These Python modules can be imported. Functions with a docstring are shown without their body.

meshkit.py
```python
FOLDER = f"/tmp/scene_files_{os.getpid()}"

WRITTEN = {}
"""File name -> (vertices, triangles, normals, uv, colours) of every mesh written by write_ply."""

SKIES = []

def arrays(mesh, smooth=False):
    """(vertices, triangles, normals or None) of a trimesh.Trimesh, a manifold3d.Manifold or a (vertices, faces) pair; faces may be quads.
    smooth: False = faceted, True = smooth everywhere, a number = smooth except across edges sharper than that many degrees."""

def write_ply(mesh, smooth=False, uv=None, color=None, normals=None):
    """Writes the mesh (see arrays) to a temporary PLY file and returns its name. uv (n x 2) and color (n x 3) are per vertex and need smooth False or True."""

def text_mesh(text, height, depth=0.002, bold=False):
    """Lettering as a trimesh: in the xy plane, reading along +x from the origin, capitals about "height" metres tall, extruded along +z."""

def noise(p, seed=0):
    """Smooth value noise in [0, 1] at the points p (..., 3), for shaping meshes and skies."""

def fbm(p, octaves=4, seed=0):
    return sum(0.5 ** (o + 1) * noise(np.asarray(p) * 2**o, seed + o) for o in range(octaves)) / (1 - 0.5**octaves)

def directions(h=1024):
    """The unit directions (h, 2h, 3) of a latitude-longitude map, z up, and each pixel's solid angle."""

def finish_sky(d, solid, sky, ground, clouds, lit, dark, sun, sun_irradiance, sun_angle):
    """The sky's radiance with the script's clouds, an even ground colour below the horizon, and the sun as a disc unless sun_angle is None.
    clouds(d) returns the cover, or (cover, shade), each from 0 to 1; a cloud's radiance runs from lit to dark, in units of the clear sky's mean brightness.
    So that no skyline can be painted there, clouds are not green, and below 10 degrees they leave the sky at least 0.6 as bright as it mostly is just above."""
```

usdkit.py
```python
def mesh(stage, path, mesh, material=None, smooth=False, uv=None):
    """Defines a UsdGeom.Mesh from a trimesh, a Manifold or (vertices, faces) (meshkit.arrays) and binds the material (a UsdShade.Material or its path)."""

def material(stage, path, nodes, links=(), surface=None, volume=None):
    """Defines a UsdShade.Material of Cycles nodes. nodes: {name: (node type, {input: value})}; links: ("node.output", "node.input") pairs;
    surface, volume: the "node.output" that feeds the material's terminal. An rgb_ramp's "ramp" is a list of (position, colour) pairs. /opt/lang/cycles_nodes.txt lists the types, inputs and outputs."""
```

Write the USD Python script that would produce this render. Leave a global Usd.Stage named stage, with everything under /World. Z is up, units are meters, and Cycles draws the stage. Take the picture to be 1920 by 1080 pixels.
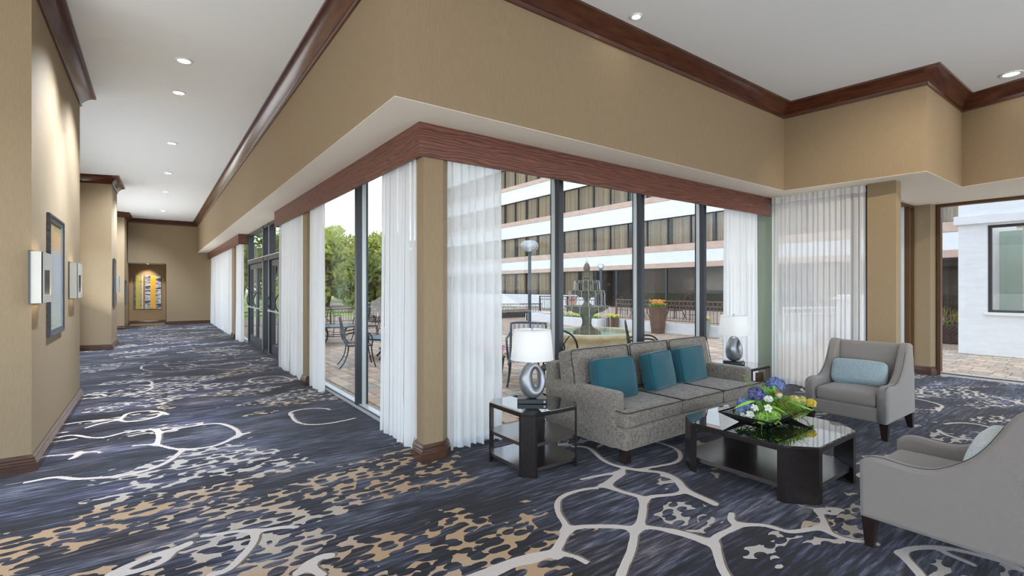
import math, random
import numpy as np, trimesh, usdkit, meshkit
import manifold3d as m3
from shapely.geometry import Polygon
from pxr import Usd, UsdGeom, UsdLux, UsdShade, Gf, Sdf

stage = Usd.Stage.CreateInMemory()
UsdGeom.SetStageUpAxis(stage, 'Z'); UsdGeom.SetStageMetersPerUnit(stage, 1.0)
UsdGeom.Xform.Define(stage, '/World'); UsdGeom.Scope.Define(stage, '/World/Looks')
PI = math.pi
T = Sdf.ValueTypeNames

# ---------------------------------------------------------------- camera
F, H, YAW = 911.0, 1.55, math.atan(672 / 911.0)
cam = UsdGeom.Camera.Define(stage, '/World/camera')
cam.CreateHorizontalApertureAttr(36.0); cam.CreateFocalLengthAttr(36.0 * F / 1920)
cam.CreateVerticalApertureOffsetAttr(-2.0 * 36 / 1920)
cam.CreateClippingRangeAttr(Gf.Vec2f(0.05, 2000))
cam.AddTransformOp().Set(Gf.Matrix4d().SetLookAt(Gf.Vec3d(0, 0, H), Gf.Vec3d(math.sin(YAW), math.cos(YAW), H), Gf.Vec3d(0, 0, 1)).GetInverse())
cam.CreateExposureAttr(0.0)

# ---------------------------------------------------------------- sky, sun, large lights
KR, KL, KC, KSKY, KSUN = 7.8, 3.9, 2.8, .40, 8.0
def mat(name, nodes, links=(), surface='p.BSDF'):
    return usdkit.material(stage, '/World/Looks/' + name, nodes, links, surface=surface)
sky_m = mat('sky', {
    't': ('texture_coordinate', {}),
    'mp': ('mapping', {'scale': (1, 1, 2.6), 'location': (1.3, 0.7, 0.2)}),
    's': ('sky_texture', {'sky_type': 'multiple_scattering', 'sun_disc': False, 'sun_elevation': 0.85, 'sun_rotation': 3.9, 'air_density': 1.0, 'aerosol_density': 0.6}),
    'n': ('noise_texture', {'scale': 2.3, 'detail': 7.0, 'roughness': 0.55}),
    'r': ('rgb_ramp', {'ramp': [(0.40, (0.1, 0.1, 0.1)), (0.56, (1, 1, 1))]}),
    'hs': ('hsv', {'saturation': .75}),
    'm': ('mix', {'color2': (3.6, 3.55, 3.45)}),
    'b': ('background_shader', {'strength': KSKY})},
    [('t.generated', 'mp.vector'), ('mp.vector', 'n.vector'), ('n.fac', 'r.fac'), ('r.color', 'm.fac'), ('s.color', 'hs.color'), ('hs.color', 'm.color1'), ('m.color', 'b.color')], 'b.background')
dome = UsdLux.DomeLight.Define(stage, '/World/sky_light'); dome.CreateIntensityAttr(1.0)
UsdShade.MaterialBindingAPI.Apply(dome.GetPrim()).Bind(sky_m)
sun = UsdLux.DistantLight.Define(stage, '/World/sun'); sun.CreateAngleAttr(4.0); sun.CreateIntensityAttr(KSUN); sun.CreateColorAttr(Gf.Vec3f(1, .94, .84))
def aim(prim, loc, d, up=(0, 0, 1)):
    l = Gf.Vec3d(*loc)
    prim.AddTransformOp().Set(Gf.Matrix4d().SetLookAt(l, l + Gf.Vec3d(*d), Gf.Vec3d(*up)).GetInverse())
aim(sun, (0, 0, 30), (0.62, 0.42, -0.9))
def rect_light(name, loc, d, w, h, power, col=(1, 1, 1), up=(0, 0, 1)):
    r = UsdLux.RectLight.Define(stage, '/World/' + name); r.CreateWidthAttr(w); r.CreateHeightAttr(h)
    r.CreateIntensityAttr(power); r.CreateColorAttr(Gf.Vec3f(*col)); aim(r, loc, d, up); return r
# added fill lights out of view, tilted up to brighten ceiling and walls
rect_light('added_rear_fill', (4.5, -5.95, 1.0), (0, .32, .95), 12.5, 2.0, KR, (.95, .98, 1))
rect_light('added_left_fill', (-2.95, 0.0, 1.0), (.3, 0, 1), 10.0, 2.0, KL, (.95, .98, 1))
rect_light('added_recess_fill', (-1.58, 12.3, 1.2), (.45, 0, .9), 6.0, 2.0, KC, (.95, .98, 1))  # added fill hidden in the recess, lights the corridor ceiling
rect_light('added_far_recess_fill', (-1.58, 19.7, 1.2), (.45, 0, .9), 5.0, 2.0, KC * 1.7, (.95, .98, 1))  # same added fill for the far corridor

# ---------------------------------------------------------------- helpers
taken = {}
def numbered(path):
    n = taken.get(path, 0); taken[path] = n + 1
    return path if n == 0 else '%s_%03d' % (path, n)
def setd(p, label=None, cat=None, group=None, kind=None):
    for k, v in (('label', label), ('category', cat), ('group', group), ('kind', kind)):
        if v: p.SetCustomDataByKey(k, v)
    return p
def thing(name, label, cat, loc=(0, 0, 0), rotz=0, group=None, kind=None):
    x = UsdGeom.Xform.Define(stage, numbered('/World/' + name))
    x.AddTranslateOp().Set(Gf.Vec3d(*map(float, loc))); x.AddRotateZOp().Set(float(math.degrees(rotz)))
    return setd(x.GetPrim(), label, cat, group, kind)
def obj(name, mesh, material, parent=None, label=None, cat=None, group=None, kind=None, smooth=35, uv=None):
    base = str(parent.GetPath()) if parent else '/World'
    if isinstance(mesh, (list,)): mesh = cat_(mesh)
    m = usdkit.mesh(stage, numbered(base + '/' + name), mesh, material, smooth=smooth)
    return setd(m.GetPrim(), label, cat, group, kind)
def struct(name, mesh, material, parent=None, smooth=35, kind='structure'):
    return obj(name, mesh, material, parent, kind=None if parent else kind, smooth=smooth)
def dup(root, loc, rotz, label, group=None):
    was = root.GetCustomData()
    r = thing(root.GetName().rstrip('0123456789').rstrip('_'), label, was['category'], loc, rotz, group or was.get('group'))
    r.GetReferences().AddInternalReference(root.GetPath()); r.SetInstanceable(True)
    return r
def cat_(ms):
    out = []
    for m in ms:
        if hasattr(m, 'to_mesh'):
            q = m.to_mesh(); m = trimesh.Trimesh(q.vert_properties[:, :3], q.tri_verts, process=False)
        out.append(m)
    return trimesh.util.concatenate(out)
def TM(v, f): return trimesh.Trimesh(np.asarray(v, float), np.asarray(f, int), process=False)
def quads(q):
    q = np.asarray(q); return np.vstack([q[:, [0, 1, 2]], q[:, [0, 2, 3]]])
def box(x0, x1, y0, y1, z0, z1, bev=0.0):
    if bev <= 0:
        b = trimesh.creation.box([abs(x1 - x0), abs(y1 - y0), abs(z1 - z0)]); b.apply_translation([(x0 + x1) / 2, (y0 + y1) / 2, (z0 + z1) / 2]); return b
    c = np.array([(x0 + x1) / 2, (y0 + y1) / 2, (z0 + z1) / 2]); h = np.array([abs(x1 - x0), abs(y1 - y0), abs(z1 - z0)]) / 2
    P = []
    for s in np.ndindex(2, 2, 2):
        s = np.array(s) * 2 - 1
        for k in range(3):
            e = h - bev; e[k] = h[k]; P.append(c + s * e)
    q = m3.Manifold.hull_points(np.array(P)).to_mesh(); return TM(q.vert_properties[:, :3], q.tri_verts)
def bar(p, q, w, h=None, up=(0, 0, 1)):
    p, q = np.array(p, float), np.array(q, float); h = w if h is None else h
    d = q - p; L = np.linalg.norm(d); d /= L
    u = np.array(up, float)
    if abs(d @ u) > .95: u = np.array([1., 0, 0])
    s = np.cross(d, u); s /= np.linalg.norm(s); u = np.cross(s, d)
    b = trimesh.creation.box([L, w, h]); M = np.eye(4); M[:3, 0], M[:3, 1], M[:3, 2], M[:3, 3] = d, s, u, (p + q) / 2
    b.apply_transform(M); return b
def prism(poly, z0, z1):
    p = Polygon(poly)
    m = trimesh.creation.extrude_polygon(p, z1 - z0, engine='earcut'); m.apply_translation([0, 0, z0]); return m
def lathe(prof, n=32, lobes=0, amp=None, cx=0, cy=0):
    prof = np.array(prof, float); a = np.arange(n) * 2 * PI / n; v = []
    for i, (r, z) in enumerate(prof):
        k = 1 + (amp[i] * (np.abs(np.cos(a * lobes / 2)) - .5) if lobes else 0)
        v.append(np.stack([cx + r * k * np.cos(a), cy + r * k * np.sin(a), np.full(n, z)], 1))
    v = np.vstack(v); f = []
    i, j = np.meshgrid(np.arange(len(prof) - 1), np.arange(n), indexing='ij'); i, j = i.ravel(), j.ravel()
    return TM(v, quads(np.stack([i * n + j, i * n + (j + 1) % n, (i + 1) * n + (j + 1) % n, (i + 1) * n + j], 1)))
def tube(pts, r, sides=6, cap=True):
    p = np.asarray(pts, float); r = np.broadcast_to(r, (len(p),))
    t = np.gradient(p, axis=0); t /= np.linalg.norm(t, axis=1, keepdims=True) + 1e-12
    ref = np.array([0, 0, 1.]) if abs(t[0, 2]) < .9 else np.array([1., 0, 0])
    a = np.cross(t[0], ref); a /= np.linalg.norm(a); A = []
    for k in range(len(p)):
        a = a - t[k] * (a @ t[k]); a /= np.linalg.norm(a) + 1e-12; A.append(a)
    A = np.array(A); B = np.cross(t, A); g = np.arange(sides) * 2 * PI / sides
    v = (p[:, None] + r[:, None, None] * (np.cos(g)[None, :, None] * A[:, None] + np.sin(g)[None, :, None] * B[:, None])).reshape(-1, 3)
    i, j = np.meshgrid(np.arange(len(p) - 1), np.arange(sides), indexing='ij'); i, j = i.ravel(), j.ravel()
    f = [quads(np.stack([i * sides + j, i * sides + (j + 1) % sides, (i + 1) * sides + (j + 1) % sides, (i + 1) * sides + j], 1))]
    if cap:
        n = len(p) - 1
        f.append([[0, k + 1, k] for k in range(1, sides - 1)]); f.append([[n * sides, n * sides + k, n * sides + k + 1] for k in range(1, sides - 1)])
    return TM(v, np.vstack(f))
def ring(c, r, tr, n=12, sides=4, axis='y'):
    a = np.arange(n + 1) * 2 * PI / n
    if axis == 'y': p = np.stack([c[0] + r * np.cos(a), np.full(n + 1, c[1]), c[2] + r * np.sin(a)], 1)
    elif axis == 'x': p = np.stack([np.full(n + 1, c[0]), c[1] + r * np.cos(a), c[2] + r * np.sin(a)], 1)
    else: p = np.stack([c[0] + r * np.cos(a), c[1] + r * np.sin(a), np.full(n + 1, c[2])], 1)
    return tube(p, tr, sides, cap=False)
def spl(pts, n=8):
    from scipy.interpolate import CubicSpline
    p = np.asarray(pts, float); s = np.r_[0, np.cumsum(np.linalg.norm(np.diff(p, axis=0), axis=1))]
    return CubicSpline(s, p)(np.linspace(0, s[-1], n * (len(p) - 1) + 1))
def rbox(sx, sy, sz, r, c=(0, 0, 0), puff=(0, 0, 0), sub=4, pinch=0.0, seed=None):
    """rounded box, faces bulging by puff; pinch pulls the corners out like a pillow's"""
    b = trimesh.creation.box([2, 2, 2])
    for _ in range(sub): b = b.subdivide()
    b.merge_vertices()
    t = np.sin(np.clip(b.vertices, -1, 1) * PI / 2); h = np.array([sx, sy, sz]) / 2
    p = t * h; inner = np.clip(p, -(h - r), h - r); d = p - inner; L = np.linalg.norm(d, axis=1, keepdims=True)
    p = inner + d / np.maximum(L, 1e-9) * np.minimum(r, np.maximum(L, 0)) * (L > 1e-9)
    q = p / h
    for k in range(3):
        o = [i for i in range(3) if i != k]
        w = np.clip(1 - q[:, o[0]] ** 2, 0, 1) * np.clip(1 - q[:, o[1]] ** 2, 0, 1)
        p[:, k] += puff[k] * np.sign(q[:, k]) * np.abs(q[:, k]) * w
    if pinch:
        p[:, 0] *= 1 - pinch * np.clip(1 - q[:, 2] ** 2, 0, 1); p[:, 2] *= 1 - pinch * np.clip(1 - q[:, 0] ** 2, 0, 1)
    if seed is not None:
        p += (meshkit.fbm(p * 7 + seed * 3.1, 3)[:, None] - .5) * .018 * (p / np.linalg.norm(p, axis=1, keepdims=True))
    m = TM(p + np.array(c), b.faces); return m
def rx(m, a, c=(0, 0, 0)): m.apply_transform(trimesh.transformations.rotation_matrix(a, [1, 0, 0], c)); return m
def ry(m, a, c=(0, 0, 0)): m.apply_transform(trimesh.transformations.rotation_matrix(a, [0, 1, 0], c)); return m
def rz(m, a, c=(0, 0, 0)): m.apply_transform(trimesh.transformations.rotation_matrix(a, [0, 0, 1], c)); return m
def mv(m, x, y, z): m.apply_translation([x, y, z]); return m
def offset_path(path, d):
    """path offset by d to its right-hand side, mitred"""
    p = np.asarray(path, float); n = []
    for a, b in zip(p[:-1], p[1:]):
        t = (b - a) / np.linalg.norm(b - a); n.append(np.array([t[1], -t[0]]))
    out = []
    for k in range(len(p)):
        if k == 0: out.append(p[0] + n[0] * d)
        elif k == len(p) - 1: out.append(p[-1] + n[-1] * d)
        else:
            m = n[k - 1] + n[k]; out.append(p[k] + m * d / (1 + n[k - 1] @ n[k]))
    return np.array(out)
def sweep(path, prof):
    """profile (distance to the right of the path, z), closed, swept with mitres; capped"""
    rows = [offset_path(path, d) for d, z in prof]; n = len(prof); L = len(path)
    v = np.array([[*rows[j][k], prof[j][1]] for k in range(L) for j in range(n)])
    i, j = np.meshgrid(np.arange(L - 1), np.arange(n), indexing='ij'); i, j = i.ravel(), j.ravel()
    f = quads(np.stack([i * n + j, i * n + (j + 1) % n, (i + 1) * n + (j + 1) % n, (i + 1) * n + j], 1))
    import mapbox_earcut as ec
    tri = ec.triangulate_float64(np.array(prof, float), np.array([n], np.uint32)).reshape(-1, 3)
    f = np.vstack([f, tri, tri[:, ::-1] + (L - 1) * n]); return TM(v, f)
def slab(poly, t0, t1, r, steps=4, plane='yz'):
    """outline (a,b) extruded along the third axis from t0 to t1 with rounded rims"""
    P = np.asarray(poly, float); n = len(P)
    e = np.roll(P, -1, 0) - P; e /= np.linalg.norm(e, axis=1, keepdims=True)
    nn = np.stack([e[:, 1], -e[:, 0]], 1); m = nn + np.roll(nn, 1, 0); m /= (1 + np.sum(nn * np.roll(nn, 1, 0), 1))[:, None].clip(.35)
    area = np.sum(P[:, 0] * np.roll(P[:, 1], -1) - np.roll(P[:, 0], -1) * P[:, 1]); sgn = 1 if area > 0 else -1
    ts, ins = [], []
    for k in range(steps + 1):
        a = k / steps * PI / 2; ts.append(t0 + r * (1 - math.cos(a))); ins.append(r * (1 - math.sin(a)))
    ts2 = [t1 - (t - t0) for t in ts][::-1]; ts, ins = ts + ts2, ins + ins[::-1]
    v = []
    for t, i in zip(ts, ins):
        Q = P - sgn * m * i; v.append(np.column_stack([np.full(n, t), Q]) if plane == 'yz' else np.column_stack([Q[:, 0], np.full(n, t), Q[:, 1]]))
    L = len(ts); v = np.vstack(v)
    i, j = np.meshgrid(np.arange(L - 1), np.arange(n), indexing='ij'); i, j = i.ravel(), j.ravel()
    f = quads(np.stack([i * n + j, i * n + (j + 1) % n, (i + 1) * n + (j + 1) % n, (i + 1) * n + j], 1))
    import mapbox_earcut as ec
    Q = P - sgn * m * r
    tri = ec.triangulate_float64(Q, np.array([n], np.uint32)).reshape(-1, 3)
    f = np.vstack([f, tri[:, ::-1], tri + (L - 1) * n]); M = TM(v, f); M.fix_normals(); return M
# ---------------------------------------------------------------- materials
def lin(r, g, b): return tuple(((c / 255) / 12.92 if c / 255 < .04045 else ((c / 255 + .055) / 1.055) ** 2.4) for c in (r, g, b))
def pm(name, col, rough=.5, col2=None, scale=(8, 8, 8), lo=.35, hi=.65, detail=4.0, bump=0.0, bscale=None, bdist=.01, coords='position', **kw):
    """principled material; col2 mixed in by a stretched noise, the same or a finer noise as bump"""
    nodes = {'p': ('principled_bsdf', {'base_color': col, 'roughness': rough, **kw})}; links = []
    if col2 is not None or bump:
        src = 'g.position' if coords == 'position' else 'g.object'
        nodes['g'] = ('geometry', {}) if coords == 'position' else ('texture_coordinate', {})
    if col2 is not None:
        nodes['m'] = ('mapping', {'scale': scale}); nodes['n'] = ('noise_texture', {'scale': 1.0, 'detail': detail, 'roughness': .6})
        nodes['r'] = ('rgb_ramp', {'ramp': [(lo, col), (hi, col2)]})
        links += [(src, 'm.vector'), ('m.vector', 'n.vector'), ('n.fac', 'r.fac'), ('r.color', 'p.base_color')]
    if bump:
        nodes['bm'] = ('mapping', {'scale': bscale or scale}); nodes['bn'] = ('noise_texture', {'scale': 1.0, 'detail': 3.0})
        nodes['b'] = ('bump', {'strength': bump, 'distance': bdist})
        links += [(src, 'bm.vector'), ('bm.vector', 'bn.vector'), ('bn.fac', 'b.height'), ('b.normal', 'p.normal')]
    return mat(name, nodes, links)
WALLC = lin(152, 133, 104)
M = {}
M['wall'] = pm('wallpaper', WALLC, .75, lin(141, 121, 93), (260, 260, 14), .3, .7, 2.0, .15, (500, 500, 30), .002)
M['plaster'] = pm('white_plaster', (.80, .81, .80), .9)
M['soffit'] = pm('cream_plaster', (.86, .78, .66), .9)
M['crown'] = pm('walnut_moulding', lin(66, 34, 22), .28, lin(98, 56, 36), (3, 3, 30), .35, .75, 5.0, coat_weight=.4, coat_roughness=.18)
M['base'] = pm('dark_baseboard', lin(58, 36, 26), .3, lin(82, 54, 40), (6, 6, 40), .35, .75, 5.0, coat_weight=.35, coat_roughness=.2)
M['valance'] = mat('oak_valance', {
    'g': ('geometry', {}), 'm': ('mapping', {'scale': (2.2, 2.2, 20)}),
    'w': ('wave_texture', {'wave_type': 'bands', 'bands_direction': 'z', 'scale': .55, 'distortion': 14.0, 'detail': 3.0, 'detail_scale': 1.2}),
    'r': ('rgb_ramp', {'ramp': [(0.0, lin(86, 49, 40)), (.7, lin(112, 68, 55)), (1, lin(124, 78, 62))]}),
    'p': ('principled_bsdf', {'roughness': .42})},
    [('g.position', 'm.vector'), ('m.vector', 'w.vector'), ('w.fac', 'r.fac'), ('r.color', 'p.base_color')])
M['alu'] = pm('dark_bronze_aluminium', lin(74, 77, 82), .38, metallic=.6)
M['alu_light'] = pm('pale_aluminium', lin(205, 208, 210), .35, metallic=.3)
M['bronze'] = pm('brown_metal', lin(92, 64, 38), .4, metallic=.4)
def pane_mat(name, tint, k=1.0, f0=.035):
    """see-through pane with Schlick reflection that is the same on both faces"""
    return mat(name, {'t': ('transparent_bsdf', {'color': tint}), 'g': ('glossy_bsdf', {'color': (1, 1, 1), 'roughness': 0.0}), 'q': ('geometry', {}), 'd': ('vector_math', {'math_type': 'dot_product'}), 'a': ('math', {'math_type': 'absolute'}),
        's': ('math', {'math_type': 'subtract', 'value1': 1.0}), 'e': ('math', {'math_type': 'power', 'value2': 5.0}), 'f': ('math', {'math_type': 'multiply_add', 'value2': k * (1 - f0), 'value3': k * f0, 'use_clamp': True}), 'm': ('mix_closure', {})},
        [('q.incoming', 'd.vector1'), ('q.normal', 'd.vector2'), ('d.value', 'a.value1'), ('a.value', 's.value2'), ('s.value', 'e.value1'), ('e.value', 'f.value1'), ('f.value', 'm.fac'), ('t.BSDF', 'm.closure1'), ('g.BSDF', 'm.closure2')], 'm.closure')
M['glass'] = pane_mat('window_glass', (.97, .985, .98), .3)
M['far_glass'] = pane_mat('tinted_facade_glass', (.90, .87, .83), .28, .08)
def sheer_mat(name, see, col, tr):
    return mat(name, {'g': ('geometry', {}), 'mp': ('mapping', {'scale': (700, 700, 700)}), 'n': ('noise_texture', {'scale': 1.0, 'detail': 1.0}),
        'd': ('diffuse_bsdf', {'color': col}), 'l': ('translucent_bsdf', {'color': tr}), 'a': ('mix_closure', {'fac': .55}), 't': ('transparent_bsdf', {'color': (1, 1, 1)}),
        'lw': ('layer_weight', {'blend': .35}), 'mr': ('map_range', {'from_min': 0.0, 'from_max': 1.0, 'to_min': see, 'to_max': 0.0, 'clamp': True}), 'm': ('mix_closure', {})},
        [('d.BSDF', 'a.closure1'), ('l.BSDF', 'a.closure2'), ('lw.facing', 'mr.value'), ('mr.result', 'm.fac'), ('a.closure', 'm.closure1'), ('t.BSDF', 'm.closure2')], 'm.closure')
M['sheer'] = sheer_mat('white_sheer', .20, (.92, .925, .92), (.93, .935, .93))
M['sheer_thin'] = sheer_mat('thin_white_sheer', .36, (.93, .93, .93), (.95, .95, .95))
M['espresso'] = pm('espresso_wood', lin(17, 14, 14), .3, lin(34, 25, 23), (4, 40, 40), .35, .75, 5.0, coords='object')
M['shelf'] = pm('espresso_shelf', lin(28, 22, 20), .3, lin(48, 38, 34), (40, 5, 40), .3, .75, 6.0, bump=.05, bscale=(80, 8, 8), bdist=.002, coords='object', coat_weight=1.0, coat_roughness=.2, coat_ior=2.3)
M['black_glass'] = mat('black_glass_top', {'t': ('diffuse_bsdf', {'color': lin(14, 14, 15)}), 'g': ('glossy_bsdf', {'color': (1, 1, 1), 'roughness': .012}), 'f': ('layer_weight', {'blend': .5}), 'e': ('math', {'math_type': 'power', 'value2': 3.0}), 's': ('math', {'math_type': 'multiply_add', 'value2': .75, 'value3': .22}), 'm': ('mix_closure', {})},
    [('f.facing', 'e.value1'), ('e.value', 's.value1'), ('s.value', 'm.fac'), ('t.BSDF', 'm.closure1'), ('g.BSDF', 'm.closure2')], 'm.closure')
M['black_wood'] = pm('black_lacquer', lin(18, 17, 17), .25)
def fabric(name, c1, c2, sx=(60, 60, 330), sy=(330, 330, 60), bump=.4):
    return mat(name, {'g': ('geometry', {}), 'm1': ('mapping', {'scale': sx}), 'm2': ('mapping', {'scale': sy}),
        'n1': ('noise_texture', {'scale': 1.0, 'detail': 3.0, 'roughness': .7}), 'n2': ('noise_texture', {'scale': 1.0, 'detail': 3.0, 'roughness': .7}),
        'x': ('math', {'math_type': 'add'}), 'h': ('math', {'math_type': 'multiply', 'value2': .5}), 'r': ('rgb_ramp', {'ramp': [(.38, c1), (.5, tuple((a + b) / 2 for a, b in zip(c1, c2))), (.62, c2)]}),
        'b': ('bump', {'strength': bump, 'distance': .002}), 'p': ('principled_bsdf', {'roughness': .9, 'sheen_weight': .25, 'sheen_roughness': .5})},
        [('g.position', 'm1.vector'), ('g.position', 'm2.vector'), ('m1.vector', 'n1.vector'), ('m2.vector', 'n2.vector'), ('n1.fac', 'x.value1'), ('n2.fac', 'x.value2'), ('x.value', 'h.value1'), ('h.value', 'r.fac'), ('r.color', 'p.base_color'), ('h.value', 'b.height'), ('b.normal', 'p.normal')])
M['tweed'] = fabric('grey_tweed', lin(62, 56, 51), lin(156, 147, 134), (25, 25, 260), (160, 160, 22))
M['piping'] = pm('dark_piping', lin(48, 44, 42), .8)
M['teal'] = fabric('teal_fabric', lin(17, 68, 80), lin(24, 86, 98), (200, 200, 200), (420, 420, 420), .15)
M['teal_pipe'] = pm('teal_piping', lin(20, 84, 100), .8)
M['chair_grey'] = fabric('grey_wool', lin(112, 106, 102), lin(148, 141, 135), (300, 300, 300), (600, 600, 600), .3)
M['blue_lumbar'] = fabric('blue_grey_chenille', lin(96, 118, 126), lin(176, 192, 196), (180, 180, 180), (260, 90, 260), .6)
M['white_lumbar'] = fabric('pale_chenille', lin(160, 168, 170), lin(232, 235, 234), (140, 140, 140), (200, 200, 200), .6)
M['seam'] = pm('grey_seam', lin(66, 62, 60), .9)
M['leg'] = pm('espresso_leg', lin(24, 17, 15), .25, lin(40, 27, 22), (60, 60, 8), coords='object')
M['silver'] = pm('brushed_silver', lin(150, 152, 155), .36, lin(138, 140, 144), (20, 20, 20), metallic=.85)
M['shade'] = mat('white_linen_shade', {'d': ('diffuse_bsdf', {'color': (.92, .92, .92)}), 'l': ('translucent_bsdf', {'color': (.95, .94, .92)}), 'a': ('mix_closure', {'fac': .6})}, [('d.BSDF', 'a.closure1'), ('l.BSDF', 'a.closure2')], 'a.closure')
M['trim_white'] = pm('white_enamel', (.85, .85, .84), .35)
def emit(name, col, s): return mat(name, {'e': ('emission', {'color': col, 'strength': s})}, [], 'e.emission')
M['lens'] = emit('downlight_lens', (1, .93, .82), 45.0)
M['bulb'] = emit('added_bulb_glow', (1, .98, .95), 14.0)  # glow added to brighten the white lamp shades
M['spot_lens'] = emit('spot_lens', (1, .95, .86), 60.0)
M['sconce'] = pm('satin_nickel', lin(196, 194, 186), .35, metallic=.35)
M['sconce_in'] = pm('sconce_slot', lin(70, 72, 76), .4)
M['sconce_glow'] = emit('sconce_lamp', (1, .85, .6), 9.0)
M['frame_dark'] = pm('pewter_frame', lin(64, 68, 74), .35, lin(92, 96, 102), (40, 40, 40), metallic=.5)
M['frame_inner'] = pm('silver_fillet', lin(150, 152, 156), .3, metallic=.6)
def art(name, stops, scale, axis, dist=.6):
    return mat(name, {'g': ('geometry', {}), 's': ('separate_xyz', {}), 'm': ('mapping', {'scale': scale}), 'n': ('noise_texture', {'scale': 1.0, 'detail': 5.0}),
        'mr': ('map_range', {'from_min': axis[1], 'from_max': axis[2], 'to_min': 0.0, 'to_max': 1.0}), 'a': ('math', {'math_type': 'multiply_add', 'value2': dist, 'value3': -dist / 2}), 'x': ('math', {'math_type': 'add'}),
        'r': ('rgb_ramp', {'ramp': stops}), 'p': ('principled_bsdf', {'roughness': .3})},
        [('g.position', 's.vector'), ('s.' + axis[0], 'mr.value'), ('g.position', 'm.vector'), ('m.vector', 'n.vector'), ('n.fac', 'a.value1'), ('mr.result', 'x.value1'), ('a.value', 'x.value2'), ('x.value', 'r.fac'), ('r.color', 'p.base_color')])
# outdoor
M['stucco'] = pm('white_stucco', (.80, .80, .79), .85, (.74, .74, .73), (2, 2, 6), bump=.25, bscale=(30, 30, 60), bdist=.01)
M['wing'] = pm('white_stucco_wing', (.78, .78, .80), .85, (.72, .72, .75), (3, 3, 14), bump=.3, bscale=(8, 8, 40), bdist=.01)
M['sill'] = pm('beige_band', lin(203, 174, 156), .8, lin(190, 160, 144), (2, 2, 5))
M['mullion'] = pm('brown_mullion', lin(58, 54, 52), .5)
M['drape'] = mat('beige_drape', {'g': ('geometry', {}), 'm': ('mapping', {'scale': (1, 7.5, .02)}), 'n': ('noise_texture', {'scale': 1.0, 'detail': 3.0, 'roughness': .7}), 'r': ('rgb_ramp', {'ramp': [(.3, lin(104, 95, 82)), (.7, lin(190, 176, 152))]}), 'p': ('principled_bsdf', {'roughness': .9})},
    [('g.position', 'm.vector'), ('m.vector', 'n.vector'), ('n.fac', 'r.fac'), ('r.color', 'p.base_color')])
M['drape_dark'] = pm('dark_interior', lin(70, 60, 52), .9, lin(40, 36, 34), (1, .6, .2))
M['concrete'] = pm('aged_fountain_stone', lin(132, 122, 100), .75, lin(92, 86, 68), (6, 6, 6), bump=.4, bscale=(20, 20, 20), bdist=.01)
M['rim_stone'] = pm('cast_stone_rim', lin(206, 190, 158), .7, lin(176, 160, 126), (5, 5, 5), bump=.3, bscale=(20, 20, 20), bdist=.01)
M['water'] = pm('pool_water', lin(120, 186, 186), .08, lin(158, 208, 206), (3, 3, 3), bump=.4, bscale=(9, 9, 9), bdist=.02)
M['jet'] = mat('falling_water', {'t': ('transparent_bsdf', {'color': (1, 1, 1)}), 'd': ('glossy_bsdf', {'color': (.95, .97, 1), 'roughness': .3}), 'm': ('mix_closure', {'fac': .45})}, [('t.BSDF', 'm.closure1'), ('d.BSDF', 'm.closure2')], 'm.closure')
M['iron'] = pm('bronze_iron', lin(70, 56, 46), .45, metallic=.4)
M['iron_brown'] = pm('brown_iron', lin(112, 88, 72), .5)
M['iron_dark'] = pm('dark_wrought_iron', lin(52, 50, 50), .4, metallic=.4)
M['post'] = pm('slate_lamp_post', lin(64, 72, 82), .5)
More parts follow.
